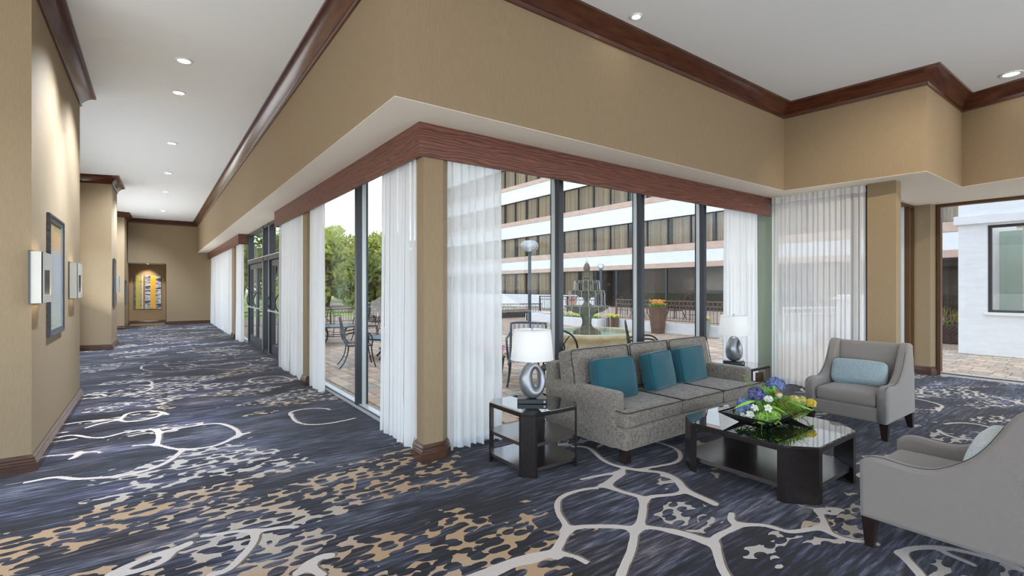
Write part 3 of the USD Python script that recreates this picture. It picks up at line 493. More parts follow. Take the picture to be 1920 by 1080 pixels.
# valances
struct('trim_5', prism([(1.88, 10.29), (1.872, 3.905), (8.10, 3.868), (8.10, 3.90), (1.905, 3.937), (1.912, 10.26), (2.09, 10.26), (2.09, 10.29)], 2.703, 2.999), M['valance'])
struct('trim_6', prism([(1.862, 15.11), (1.862, 24.39), (1.90, 24.39), (1.90, 15.15), (2.09, 15.15), (2.09, 15.11)], 2.72, 2.999), M['valance'])

# ---------------------------------------------------------------- windows and doors
def frame_rect(along, a0, a1, c, z0, z1, w=.06, d=.1, name=None):
    """frame bars around an opening running along x or y at plane c"""
    out = []
    for (s0, s1, t0, t1) in ((a0, a0 + w, z0, z1), (a1 - w, a1, z0, z1), (a0 + w, a1 - w, z0, z0 + w), (a0 + w, a1 - w, z1 - w, z1)):
        out.append(box(s0, s1, c - d / 2, c + d / 2, t0, t1) if along == 'x' else box(c - d / 2, c + d / 2, s0, s1, t0, t1))
    return out
def glazing(name, along, c, edges, mull, z0=0.0, z1=ZS, d=.12, mat_=None, splits=()):
    w = UsdGeom.Xform.Define(stage, numbered('/World/' + name)).GetPrim(); setd(w, kind='structure')
    obj('window_frame', frame_rect(along, edges[0], edges[1], c, z0, z1, .05, d), mat_ or M['alu'], w)
    bx = lambda a0, a1, e0, e1, q0, q1: box(a0, a1, c + e0, c + e1, q0, q1) if along == 'x' else box(c + e0, c + e1, a0, a1, q0, q1)
    obj('sill_strip', [bx(edges[0] + .05, edges[1] - .05, -d / 2 - .012, -d / 2, .0, .035), bx(edges[0] + .05, edges[1] - .05, -d / 2, d / 2 - .04, .05, .062)], M['alu_light'], w)
    for a in mull:
        obj('mullion', [bx(a - .032, a + .032, -d / 2 - .03, d / 2, z0 + .05, z1 - .05)], mat_ or M['alu'], w)
        obj('glazing_bead', [bx(a - .046, a - .032, -.02, .03, z0 + .05, z1 - .05), bx(a + .032, a + .046, -.02, .03, z0 + .05, z1 - .05)], M['alu_light'], w)
    cuts = [edges[0] + .05] + list(mull) + [edges[1] - .05]
    for a, b in zip(cuts[:-1], cuts[1:]):
        zz = [z0 + .05, *splits, z1 - .05]
        for q0, q1 in zip(zz[:-1], zz[1:]):
            obj('pane', bx(a + (.03 if a in mull else 0), b - (.03 if b in mull else 0), .0, .006, q0 + .003, q1 - .003), M['glass'], w)
    return w
glazing('window_1', 'y', 2.16, (4.22, 10.28), (6.16, 8.68))
glazing('window_2', 'y', 2.16, (15.12, 24.45), (17.85, 20.9))
glazing('window_3', 'x', 4.18, (2.22, 8.33), (3.71, 5.14, 6.57))
glazing('window_4', 'y', 8.27, (2.56, 4.12), ())
glazing('window_5', 'x', 2.79, (8.40, 11.0), (10.62,), mat_=M['bronze'])
glazing('window_6', 'y', 11.14, (-1.7, 2.44), (), mat_=M['bronze'], splits=(1.50,))
glazing('window_7', 'y', 11.14, (-5.9, -1.75), (), mat_=M['bronze'])
# double glass door with side light and transoms
dr = UsdGeom.Xform.Define(stage, '/World/door_1').GetPrim(); setd(dr, kind='structure'); taken['/World/door_1'] = 1
DX = 2.16
obj('door_frame', frame_rect('y', 10.30, 15.10, DX, 0, ZS, .07, .14) + [box(DX - .07, DX + .07, 10.37, 15.03, 2.16, 2.26), box(DX - .07, DX + .07, 12.05, 12.15, 0, ZS), box(DX - .07, DX + .07, 12.75, 12.85, 0, ZS)], M['alu'], dr)
obj('door_stop', [box(DX - .078, DX - .07, 12.04, 12.05, .02, 2.95), box(DX - .078, DX - .07, 12.85, 12.86, .02, 2.95), box(DX - .09, DX - .07, 10.4, 15.0, 2.255, 2.275)], M['alu_light'], dr)
for y0, y1 in ((10.39, 12.03), (12.17, 12.73), (12.87, 15.01)):
    obj('transom_pane', box(DX, DX + .006, y0, y1, 2.27, 2.92), M['glass'], dr)
obj('pane', box(DX, DX + .006, 12.16, 12.74, .08, 2.15), M['glass'], dr)
for a0, a1 in ((10.42, 11.22), (11.23, 12.03), (12.89, 13.94), (13.95, 15.0)):
    lf = obj('door_leaf', [box(DX - .03, DX + .02, a0, a0 + .1, .02, 2.14), box(DX - .03, DX + .02, a1 - .1, a1, .02, 2.14), box(DX - .03, DX + .02, a0 + .1, a1 - .1, .02, .26), box(DX - .03, DX + .02, a0 + .1, a1 - .1, 2.02, 2.14)], M['alu'], dr)
    obj('pane', box(DX - .008, DX - .002, a0 + .1, a1 - .1, .26, 2.02), M['glass'], lf)
    obj('push_bar', [tube([(DX - .1, a0 + .05, 1.02), (DX - .1, a1 - .05, 1.02)], .018, 8), bar((DX - .1, a0 + .06, 1.02), (DX - .03, a0 + .06, 1.02), .05), bar((DX - .1, a1 - .06, 1.02), (DX - .03, a1 - .06, 1.02), .05)], M['alu_light'], lf)
    obj('pull_handle', tube(spl([(DX - .03, a1 - .2, 1.0), (DX - .10, a1 - .2, 1.08), (DX - .10, a1 - .2, 1.34), (DX - .03, a1 - .2, 1.42)], 4), .012, 6), M['iron_dark'], lf)
# ---------------------------------------------------------------- curtains
def curtain_mesh(p0, p1, z0, z1, pleats, amp, seed=0, flare=.25, nz=16):
    r = np.random.default_rng(seed); n = pleats * 10 + 1
    p0, p1 = np.array(p0, float), np.array(p1, float); L = np.linalg.norm(p1 - p0); t = (p1 - p0) / L; nn = np.array([t[1], -t[0]])
    s = np.linspace(0, 1, n); ph = s * pleats + .35 * np.interp(s * pleats, np.arange(pleats + 2), r.uniform(-1, 1, pleats + 2))
    a = amp * (.55 + .6 * np.interp(s * pleats, np.arange(pleats + 2), r.uniform(0, 1, pleats + 2)))
    v = []
    for k in range(nz + 1):
        q = k / nz; z = z0 + (z1 - z0) * q
        sway = 1 + flare * (1 - q) * np.sin(s * pleats * 1.3 + seed)
        sharp = np.sin(ph * 2 * PI + .5 * (1 - q) * np.sin(s * 9 + seed)); sharp = np.sign(sharp) * np.abs(sharp) ** .8
        off = a * (.75 + .4 * (1 - q)) * sway * sharp
        along = s * L + .012 * np.sin(ph * 4 * PI + 1) * (1 - .3 * q)
        pos = p0 + along[:, None] * t + off[:, None] * nn
        v.append(np.column_stack([pos, np.full(n, z) + (.012 * np.sin(s * 23 + seed) if k == 0 else 0)]))
    v = np.vstack(v); i, j = np.meshgrid(np.arange(nz), np.arange(n - 1), indexing='ij'); i, j = i.ravel(), j.ravel()
    return TM(v, quads(np.stack([i * n + j, i * n + j + 1, (i + 1) * n + j + 1, (i + 1) * n + j], 1)))
def curtain(label, p0, p1, z1, pleats, amp, seed, m='sheer', tape=True):
    t = thing('sheer_curtain', label, 'curtain')
    obj('sheer_panel', curtain_mesh(p0, p1, .02, z1, pleats, amp, seed), M[m], t, smooth=True)
    if tape: obj('heading_tape', curtain_mesh(p0, p1, z1 - .09, z1 - .002, pleats, amp, seed, nz=1).apply_translation([0, 0, 0]), M['sheer'], t, smooth=True)
    return t
curtain('white sheer curtain panel hanging left of the corner pillar on the corridor side', (1.985, 4.98), (1.985, 4.08), 2.98, 9, .05, 1)
curtain('white sheer curtain panel hanging right of the corner pillar behind the first table lamp', (2.14, 4.03), (2.86, 4.04), 2.98, 8, .05, 2)
curtain('white sheer curtain panel between the thin corridor pillar and the tall patio window', (1.99, 8.0), (1.99, 7.36), 2.98, 6, .05, 3)
curtain('white sheer curtain panel between the double glass door and the thin corridor pillar', (1.99, 10.2), (1.99, 8.3), 2.98, 15, .05, 4)
curtain('short white sheer curtain panel just beyond the double glass door', (1.99, 16.4), (1.99, 15.25), 2.98, 9, .05, 5)
curtain('wide white sheer curtain at the far end of the corridor', (1.99, 24.2), (1.99, 17.2), 2.98, 48, .05, 6)
curtain('gathered white sheer curtain at the right end of the lounge window behind the second lamp', (6.98, 4.03), (8.0, 4.03), 2.98, 11, .045, 7)
curtain('see-through white sheer curtain covering the side window behind the armchair', (8.05, 3.83), (8.06, 2.555), 2.985, 17, .026, 8, 'sheer_thin')
struct('wall_corner', [box(8.14, 8.34, 3.86, 4.1, 0, ZS)], pm('pale_green_wall', lin(132, 144, 126), .7))

# ---------------------------------------------------------------- ceiling lights
def downlight(x, y, label, lens='lens', r=.078, z=ZC, group=None):
    t = thing('downlight', label, 'ceiling light', (x, y, z), group=group)
    obj('trim_ring', lathe([(r * .8, -.002), (r * .84, -.012), (r * 1.1, -.012), (r * 1.18, -.004), (r * 1.18, .0)], 28), M['trim_white'], t)
    obj('lens', lathe([(r * .8, -.003), (r * .5, -.0045), (.001, -.005)], 28), M[lens], t)
    return t
names = ['nearest downlight in the corridor ceiling', 'second downlight along the corridor ceiling', 'third downlight along the corridor ceiling', 'fourth downlight along the corridor ceiling', 'fifth downlight along the corridor ceiling', 'farthest downlight in the corridor ceiling']
for (x, y), n in zip([(.294, 7.03), (.28, 8.23), (.28, 11.2), (.28, 14.19), (.28, 17.0), (.28, 21.32)], names): downlight(x, y, 'recessed white ' + n)
downlight(3.9, 3.185, 'small bright spot downlight beside the lounge crown moulding', 'spot_lens', .05)
downlight(8.80, 1.207, 'large recessed downlight above the right-hand corner of the lounge', 'lens', .095)
downlight(5.6, .2, 'unseen recessed downlight in the lounge ceiling, out of view, placed to light the right pillars')  # out of view, fixture for the spot on the right pillars
downlight(-.2, 25.1, 'small downlight in the alcove ceiling above the end wall art', 'spot_lens', .05, 2.51)
def spot(name, loc, d, power, ang, col=(1, .84, .62), r=.03):
    s = UsdLux.SphereLight.Define(stage, '/World/' + name); s.CreateRadiusAttr(r); s.CreateIntensityAttr(power); s.CreateColorAttr(Gf.Vec3f(*col))
    sh = UsdLux.ShapingAPI.Apply(s.GetPrim()); sh.CreateShapingConeAngleAttr(ang); sh.CreateShapingConeSoftnessAttr(.8); aim(s, loc, d, (0, 1, 0)); return s
spot('alcove_spot', (-.2, 25.3, 2.46), (0, .62, -1), 1500, 40, (1, .9, .74))
# spots placed at the corridor downlights, aimed and tinted to light the left piers
for k, (y, ty) in enumerate(((7.03, 6.4), (8.23, 8.1), (14.19, 16.0), (17.0, 16.4), (21.32, 22.9))): spot('aimed_pier_spot_%d' % k, (.28, y, 4.25), (-1.11, ty - y, -2.5), 5600, 46, (.86, .97, 1.12), .05)
# spot out of view, placed to light the pillars at the right
spot('unseen_pillar_spot', (5.6, .2, 4.25), (2.85, 2.2, -2.4), 3800, 36, (1, .88, .72), .05)
spot('unseen_picture_spot', (-.55, 6.85, 4.22), (-.14, 0, -1), 900, 22, (1, .93, .8))  # unseen lamp without a fixture, placed to light the near picture wall
spot('unseen_picture_spot_second', (-.55, 7.45, 4.22), (-.14, 0, -1), 900, 22, (1, .93, .8))  # second unseen lamp, lights the same wall

# ---------------------------------------------------------------- corridor pictures and sconces
def picture(label, y0, y1, z0, z1, x, m):
    t = thing('framed_picture', label, 'picture', (x, (y0 + y1) / 2, z0)); w, h = y1 - y0, z1 - z0; a = w / 2
    def ringf(i, o, d0, d1):
        return [box(d0, d1, -a + i, -a + o, i, h - i), box(d0, d1, a - o, a - i, i, h - i), box(d0, d1, -a + o, a - o, i, o), box(d0, d1, -a + o, a - o, h - o, h - i)]
    obj('frame', ringf(0, .06, 0, .022) + ringf(.012, .03, .02, .03), M['frame_dark'], t)
    obj('fillet', ringf(.058, .07, .004, .018), M['frame_inner'], t)
    obj('print', box(.002, .006, -a + .06, a - .06, .06, h - .06), m, t)
    obj('glass', box(.012, .014, -a + .06, a - .06, .06, h - .06), M['glass'], t)
a1 = art('art_near', [(0, lin(188, 194, 172)), (.12, lin(188, 188, 184)), (.3, lin(180, 180, 186)), (.7, lin(176, 177, 186)), (.77, lin(204, 160, 122)), (.9, lin(206, 166, 118)), (.96, lin(150, 140, 104))], (5, 5, 5), ('z', 1.12, 2.21), .12)
a2 = art('art_far', [(0, lin(120, 110, 60)), (.25, lin(214, 140, 60)), (.5, lin(150, 160, 190)), (.75, lin(214, 140, 90)), (1, lin(60, 66, 80))], (5, 5, 5), ('z', 1.0, 2.2), .5)
picture('tall grey-framed abstract picture between the two nearest wall sconces', 6.42, 7.36, 1.06, 2.27, -.83, a1)
picture('narrow pewter-framed picture in orange and blue on the second corridor pier', 15.78, 16.38, 1.06, 2.27, -.82, a2)
picture('small dark-framed picture on the farthest corridor pier', 22.85, 23.5, .96, 1.81, -.845, a2)
def sconce(label, y, x=-.83, z=1.63, w=.50, h=.43, d=.085):
    t = thing('wall_sconce', label, 'wall light', (x, y, z)); a = w / 2
    obj('back_plate', box(0, .012, -a - .01, a + .01, -h / 2 - .01, h / 2 + .01), M['sconce_in'], t)
    zs0, zs1, ys0, ys1 = -.15, .07, -a + .10, a - .10
    body = [box(.012, d, -a, -a + .004, -h / 2, h / 2), box(.012, d, a - .004, a, -h / 2, h / 2), box(d - .006, d, -a, a, zs1, h / 2), box(d - .006, d, -a, a, -h / 2, zs0), box(d - .006, d, -a, ys0, zs0, zs1), box(d - .006, d, ys1, a, zs0, zs1)]
    obj('housing', body, M['sconce'], t)
    obj('slot_liner', [box(.03, .036, ys0 - .01, ys1 + .01, zs0 - .01, zs1 + .01), box(.03, d - .006, ys0 - .006, ys0, zs0, zs1), box(.03, d - .006, ys1, ys1 + .006, zs0, zs1)], M['sconce_in'], t)
    for s in (-1, 1): obj('lamp', box(.02, .07, -a + .05, a - .05, s * (h / 2 - .04) - .01, s * (h / 2 - .04) + .01), M['sconce_glow'], t)
sconce('satin metal box sconce on the nearest corridor pier, left of its picture', 5.83)
sconce('satin metal box sconce on the nearest corridor pier, right of its picture', 8.16)
sconce('satin metal box sconce beyond the picture on the second corridor pier', 16.64, -.808, w=.40)
# art in the alcove
t = thing('wall_art', 'unframed abstract panel with an orange stripe at the end of the corridor', 'artwork', (-.2, 25.8, .62))
P_art = mat('alcove_art', {'g': ('geometry', {}), 's': ('separate_xyz', {}), 'm': ('mapping', {'scale': (3, 1, 14)}), 'n': ('noise_texture', {'scale': 1.0, 'detail': 4.0}), 'rn': ('rgb_ramp', {'ramp': [(.38, lin(40, 44, 60)), (.46, lin(140, 146, 160)), (.55, lin(220, 222, 226)), (.65, lin(70, 74, 90))]}),
    'mr': ('map_range', {'from_min': -.66, 'from_max': .26, 'to_min': 0.0, 'to_max': 1.0}),
    'rs': ('rgb_ramp', {'interpolate': False, 'ramp': [(0, lin(60, 50, 60)), (.06, lin(180, 170, 70)), (.22, lin(150, 140, 110)), (.28, lin(226, 200, 150)), (.33, lin(150, 110, 60)), (.40, lin(150, 150, 160)), (.60, lin(236, 178, 50)), (.8, lin(150, 150, 160))]}),
    'mk': ('rgb_ramp', {'interpolate': False, 'ramp': [(0, (.2, .2, .2)), (.06, (0, 0, 0)), (.22, (.3, .3, .3)), (.28, (0, 0, 0)), (.40, (1, 1, 1)), (.60, (0, 0, 0)), (.8, (1, 1, 1))]}), 'x': ('mix', {}), 'p': ('principled_bsdf', {'roughness': .25})},
    [('g.position', 's.vector'), ('s.x', 'mr.value'), ('mr.result', 'rs.fac'), ('mr.result', 'mk.fac'), ('g.position', 'm.vector'), ('m.vector', 'n.vector'), ('n.fac', 'rn.fac'), ('mk.color', 'x.fac'), ('rs.color', 'x.color1'), ('rn.color', 'x.color2'), ('x.color', 'p.base_color')])
obj('panel', box(-.46, .46, -.04, -.006, 0, 1.42), P_art, t); obj('hanger', box(-.3, .3, -.008, 0, .6, .7), M['black_wood'], t)

# ---------------------------------------------------------------- sofa
sofa = thing('sofa', 'three-seat grey tweed sofa with loose back cushions below the lounge window', 'sofa', (3.28, 2.79, 0))
SW, SD = 2.38, 1.08
obj('base', rbox(SW - .0, SD - .0, .19, .03, (SW / 2, SD / 2 + 0, .215)), M['tweed'], sofa)
for s, x in ((0, .07), (1, SW - .07)):
    obj('arm', rbox(.15, SD - .13, .50, .035, (x, .13 + (SD - .13) / 2, .36)), M['tweed'], sofa)
obj('back_frame', rbox(SW, .16, .66, .035, (SW / 2, SD - .08, .45)), M['tweed'], sofa)
def piping(poly, r=.005, par=None, m='piping'): obj('piping', tube(poly, r, 5, cap=False), M[m], par)
def rrect(x0, x1, y0, y1, z, r=.03):
    p = []
    for cx, cy, a in ((x1 - r, y1 - r, 0), (x0 + r, y1 - r, PI / 2), (x0 + r, y0 + r, PI), (x1 - r, y0 + r, 1.5 * PI)):
        for k in range(5): p.append((cx + r * math.cos(a + k * PI / 8), cy + r * math.sin(a + k * PI / 8), z))
    return p + [p[0]]
cuts = [.005, .865, 1.587, SW - .005]
for k in range(3):
    x0, x1 = cuts[k] + .003, cuts[k + 1] - .003
    c = obj('seat_cushion', rbox(x1 - x0 - (.15 if k != 1 else 0), .80, .135, .03, ((x0 + x1) / 2 + (.075 if k == 0 else -.075 if k == 2 else 0), .42, .385), (0, .008, .012)), M['tweed'], sofa)
    if k != 1:
        cx = x0 + .1 if k == 0 else x1 - .1
        obj('cushion_ear', rbox(.20, .145, .132, .03, (cx, .075, .384)), M['tweed'], c)
    yb = .80
    if k == 0: poly = [(x0 + .01, .14, .45), (x0 + .005, .03, .45), (x0 + .03, .004, .45), (x1 - .02, .002, .452), (x1, .03, .452), (x1, yb, .452)]
    elif k == 2: poly = [(x0, yb, .452), (x0, .03, .452), (x0 + .02, .002, .452), (x1 - .03, .004, .45), (x1 - .005, .03, .45), (x1 - .01, .14, .45)]
    else: poly = [(x0, yb, .452), (x0, .03, .452), (x0 + .02, .002, .452), (x1 - .02, .002, .452), (x1, .03, .452), (x1, yb, .452)]
    piping(poly, .0045, c)
bc = [.0, .80 + .07, 1.57, SW]
for k in range(3):
    x0, x1 = bc[k] + .004, bc[k + 1] - .004; w = x1 - x0; zb = .46 if k == 1 else .46
    g = rbox(w, .20, .46, .045, (0, 0, .23), (0, .03, .012), seed=k + 1); g.apply_transform(trimesh.transformations.rotation_matrix(-.20, [1, 0, 0])); mv(g, (x0 + x1) / 2, .72, zb)
    c = obj('back_cushion', g, M['tweed'], sofa, smooth=True)
    pp = np.array([(p[0], -.105, p[1]) for p in [(q[0], q[1]) for q in rrect(-w / 2 + .012, w / 2 - .012, .012, .455, 0, .04)]])
    R = trimesh.transformations.rotation_matrix(-.20, [1, 0, 0])[:3, :3]; pp = pp @ R.T + np.array([(x0 + x1) / 2, .722, zb])
    piping(pp, .0045, c)
for x, y in ((.07, .07), (SW - .07, .07), (.07, SD - .07), (SW - .07, SD - .07)):
    obj('leg', box(x - .04, x + .04, y - .04, y + .04, 0, .125, .004), M['leg'], sofa)

# throw cushions
def throw(label, x, y, z, rotz, tilt, m, w=.45, h=.40, d=.15, pipe=None, name='throw_cushion', cat='cushion', pinch=.0):
    t = thing(name, label, cat, (x, y, z), rotz)
    g = rbox(w, d, h, min(d * .42, .05), (0, 0, 0), (0, .035, 0), pinch=pinch, seed=x); R = trimesh.transformations.rotation_matrix(tilt, [1, 0, 0]); g.apply_transform(R); mv(g, 0, 0, h / 2)
    obj('cover', g, M[m], t, smooth=True)
    if pipe:
        for s in (-1, 1):
            pp = np.array([(a, s * (d / 2 - .012), b) for a, b, _ in [(q[0], q[1], 0) for q in rrect(-w / 2 + .012, w / 2 - .012, -h / 2 + .012, h / 2 - .012, 0, .035)]])
            obj('piping', tube(pp @ R[:3, :3].T + np.array([0, 0, h / 2]), .005, 5, cap=False), M[pipe], t)
    return t
throw('teal square cushion at the left end of the sofa, nearest its arm', 3.66, 3.27, .452, -.10, -.20, 'teal', w=.50, pipe='teal_pipe')
throw('teal square cushion in the middle of the sofa', 4.39, 3.29, .452, .16, -.20, 'teal', w=.49, pipe='teal_pipe')
throw('teal square cushion at the right end of the sofa', 5.03, 3.34, .452, .06, -.20, 'teal', w=.52, pipe='teal_pipe')

# ---------------------------------------------------------------- tables
def octo(x0, x1, y0, y1, c): return [(x0 + c, y0), (x1 - c, y0), (x1, y0 + c), (x1, y1 - c), (x1 - c, y1), (x0 + c, y1), (x0, y1 - c), (x0, y0 + c)]
def corner_leg(sx, sy, hx, hy, c, t, z0, z1):
    """board standing across a cut corner"""
    P = [(hx - c, hy), (hx, hy - c), (hx, hy - c - t), (hx - c - t, hy)]
    P = [(sx * a, sy * b) for a, b in P]; return prism(P if sx * sy > 0 else P[::-1], z0, z1)
def end_table(label, loc):
    t = thing('end_table', label, 'side table', loc); a = .315; c = .085
    obj('top_frame', [prism(octo(-a, a, -a, a, c), .49, .516)], M['black_wood'], t)
    obj('glass_top', prism(octo(-a + .004, a - .004, -a + .004, a - .004, c), .5165, .525), M['black_glass'], t)
    for z in (.275, .075): obj('shelf', prism(octo(-a + .012, a - .012, -a + .012, a - .012, c), z - .028, z), M['shelf'], t)
    for sx in (-1, 1):
        for sy in (-1, 1): obj('leg', corner_leg(sx, sy, a, a, c, .022, 0, .49), M['espresso'], t)
    return t
et = end_table('black two-shelf end table with cut corners at the left end of the sofa', (2.715, 3.365, 0))
dup(et, (6.25, 3.42, 0), 0, 'black two-shelf end table in the window corner at the right end of the sofa')
ct = thing('coffee_table', 'low square espresso coffee table with black glass top and lower shelf', 'coffee table', (4.14, 2.02, 0))
hx, hy, c = .50, .54, .16
obj('top_frame', prism(octo(-hx, hx, -hy, hy, c), .365, .398), M['espresso'], ct)
obj('glass_top', prism(octo(-hx + .004, hx - .004, -hy + .004, hy - .004, c), .3985, .41), M['black_glass'], ct)
obj('shelf', prism(octo(-hx + .03, hx - .03, -hy + .03, hy - .03, c), .085, .118), M['shelf'], ct)
for sx in (-1, 1):
    for sy in (-1, 1): obj('leg', corner_leg(sx, sy, hx, hy, c, .055, 0, .365), M['espresso'], ct)

# ---------------------------------------------------------------- table lamps
def table_lamp(label, loc, rot, turn):
    t = thing('table_lamp', label, 'lamp', loc, rot)
    obj('plinth', box(-.13, .13, -.06, .06, 0, .042, .004), M['black_wood'], t)
    # egg-shaped ring body with an oval hole set to one side
    n, k = 56, 14; a = np.arange(n) * 2 * PI / n; v = []
    for q in a:
        zo, xo = math.sin(q), math.cos(q)
        tp = 1 - .30 * max(zo, 0) ** 1.5
        O = np.array([.122 * xo * tp, .205 + .165 * zo]); I = np.array([.024 + .027 * xo, .222 + .074 * zo])
        C, hw = (O + I) / 2, np.linalg.norm(O - I) / 2; e = (O - I) / (2 * hw); dpt = .072 - .016 * zo
        for w in np.arange(k) * 2 * PI / k:
            b = C + e * hw * math.cos(w); v.append((b[0], dpt * math.sin(w) * (.75 + .25 * min(1, hw / .04)), b[1]))
    i, j = np.meshgrid(np.arange(n), np.arange(k), indexing='ij'); i, j = i.ravel(), j.ravel()
    g = TM(v, quads(np.stack([i * k + j, ((i + 1) % n) * k + j, ((i + 1) % n) * k + (j + 1) % k, i * k + (j + 1) % k], 1))); g.fix_normals(); rz(g, turn)
    obj('body', g, M['silver'], t, smooth=True)
    obj('neck', tube([(0, 0, .36), (0, 0, .40)], .014, 10), M['black_wood'], t)
    obj('socket', tube([(0, 0, .40), (0, 0, .47)], .012, 10), M['silver'], t)
    obj('bulb', trimesh.creation.icosphere(2, .03).apply_translation([0, 0, .50]), M['bulb'], t, smooth=True)  # carries the added glow inside the shade
    z0, z1, r0, r1 = .385, .645, .19, .165
    sh = obj('shade', lathe([(r0, z0), (r1, z1), (r1 - .004, z1), (r0 - .004, z0), (r0, z0)], 48), M['shade'], t, smooth=40)
    obj('shade_rim', [ring((0, 0, z0 + .002), r0, .0035, 48, 5, 'z'), ring((0, 0, z1 - .002), r1, .0035, 48, 5, 'z')], M['trim_white'], sh)
    obj('spider', [bar((-r1, 0, z1 - .012), (r1, 0, z1 - .012), .004), bar((0, -r1, z1 - .012), (0, r1, z1 - .012), .004), tube([(0, 0, .47), (0, 0, z1 + .01)], .003, 6)], M['silver'], t)
    obj('finial', trimesh.creation.icosphere(1, .008).apply_translation([0, 0, z1 + .014]), M['silver'], t)
    obj('outlet', box(.100, .115, -.062, -.058, .012, .03), M['silver'], t); obj('switch_stem', tube([(.115, -.03, .04), (.115, -.03, .066)], .004, 6), M['silver'], t)
    return t
table_lamp('silver table lamp with white drum shade, left of the sofa, its oval hole facing front', (2.70, 3.36, .5255), -.66, .25)
table_lamp('silver table lamp with white drum shade, right of the sofa beside the sheer curtain', (6.21, 3.45, .5255), -1.0, 1.0)
pc = thing('power_cord', 'thin black lamp cord hanging behind the left end table', 'cord', (3.03, 3.5, 0))
obj('cable', tube(spl([(0.03, .13, .35), (.05, .1, .25), (.09, .06, .12), (.12, .03, .006)], 5), .004, 5), M['black_wood'], pc)

# ---------------------------------------------------------------- armchairs (built facing +y, origin at the middle of the front, on the floor)
PROF = [(0, .50), (.045, .533), (.11, .542), (.2, .533), (.28, .533), (.35, .548), (.42, .588), (.49, .642), (.55, .715), (.60, .80), (.64, .875), (.675, .92), (.71, .938), (.75, .938), (.79, .92)]
def armchair(label, loc, rot, lumbar=None):
    t = thing('armchair', label, 'armchair', loc, rot); W = .78; A = .105; a = W / 2
    top = spl([(-s, z) for s, z in PROF], 2)
    poly = [tuple(p) for p in top] + [(-.85, .55), (-.87, .17), (-.005, .17)]
    for s in (-1, 1):
        m = slab(poly, s * (a - A) if s > 0 else -a, a if s > 0 else -(a - A), .03, 4)
        arm = obj('arm', m, M['chair_grey'], t, smooth=40)
        xo = s * (a - .028); pp = np.array([(xo, p[0] + .0, p[1] + .001) for p in top[:-6]])
        obj('seam', tube(pp, .002, 4), M['seam'], arm)
    obj('back', rx(rbox(W - 2 * A + .02, .15, .66, .035, (0, 0, 0), (0, .015, 0)), .13).apply_translation([0, -.735, .595]), M['chair_grey'], t, smooth=True)
    obj('outer_back', rbox(W - .03, .06, .62, .025, (0, -.845, .48)), M['chair_grey'], t, smooth=True)
    obj('seat_rail', rbox(W - 2 * A + .02, .80, .15, .02, (0, -.42, .245)), M['chair_grey'], t)
    obj('seat_cushion', rbox(W - 2 * A - .006, .67, .135, .035, (0, -.35, .387), (0, .012, .018)), M['chair_grey'], t, smooth=True)
    for s in (-1, 1):
        for y, ky in ((-.05, .0), (-.80, -.06)):
            q = np.array([(s * a + dx * (1 if s < 0 else -1), y + dy, .172) for dx, dy in ((.008, -.035), (.085, -.035), (.085, .035), (.008, .035))])
            b = np.array([(s * a + dx * (1 if s < 0 else -1), y + ky + dy, 0) for dx, dy in ((.02, -.022), (.065, -.022), (.065, .022), (.02, .022))])
            h = m3.Manifold.hull_points(np.vstack([q, b])).to_mesh(); obj('leg', TM(h.vert_properties[:, :3], h.tri_verts), M['leg'], t, smooth=False)
    return t
armchair('grey wing-arm armchair facing the coffee table from the right, holding a light blue cushion', (5.88, 2.055, 0), PI / 2)
armchair('dark-lit grey armchair in the right foreground seen from its side', (3.81, 1.12, 0), 0)
throw('light blue lumbar cushion on the armchair right of the coffee table', 6.36, 2.075, .455, PI / 2 + PI + .07, -.30, 'blue_lumbar', w=.50, h=.275, d=.12, name='lumbar_cushion', pinch=-.05)
throw('pale patterned lumbar cushion on the foreground armchair', 3.83, .60, .455, PI + .05, -.32, 'white_lumbar', w=.50, h=.27, d=.14, name='lumbar_cushion', pinch=-.05)
# ---------------------------------------------------------------- flower arrangement
R = random.Random(11)
TX, TY, TZ = 4.21, 2.05, .4105
tr = thing('wire_tray', 'black wire-edged flared tray holding the flower arrangement on the coffee table', 'tray', (TX, TY, TZ))
v0 = [(-.22, -.11, 0), (.22, -.11, 0), (.22, .11, 0), (-.22, .11, 0)]; v1 = [(-.385, -.21, .09), (.385, -.21, .09), (.385, .21, .09), (-.385, .21, .09)]
obj('tray_base', box(-.22, .22, -.11, .11, 0, .012, .003), M['tray'], tr)
sd = []
for k in range(4):
    a, b, c, d = map(np.array, (v0[k], v0[(k + 1) % 4], v1[(k + 1) % 4], v1[k])); n = 34 if k % 2 == 0 else 20
    sd.append(tube([c, d], .005, 5)); sd.append(tube([a, d], .004, 5))
    for u in np.linspace(0, 1, n): sd.append(tube([a + (b - a) * u, d + (c - d) * u], .0024, 3, cap=False))
    for u in np.linspace(.08, .95, 10): sd.append(tube([a + (d - a) * u, b + (c - b) * u], .0024, 3, cap=False))
obj('wire_mesh', sd, M['tray'], tr, kind='stuff')
def petal_floret(c, d, s, n=4, r=R):
    """n flat petals around the axis d"""
    d = np.array(d, float); d /= np.linalg.norm(d); a = np.cross(d, [0, 0, 1.] if abs(d[2]) < .9 else [1., 0, 0]); a /= np.linalg.norm(a); b = np.cross(d, a); v, f = [], []
    o = r.uniform(0, 6)
    for k in range(n):
        t0 = o + k * 2 * PI / n; w = 2 * PI / n * .46
        e = lambda t, m, h: np.array(c) + s * m * (math.cos(t) * a + math.sin(t) * b) + d * h * s
        i = len(v); v += [np.array(c), e(t0 - w, .62, .18), e(t0 - w * .5, 1, .12), e(t0 + w * .5, 1, .12), e(t0 + w, .62, .18)]
        f += [(i, i + 1, i + 2), (i, i + 2, i + 3), (i, i + 3, i + 4)]
    return TM(v, f)
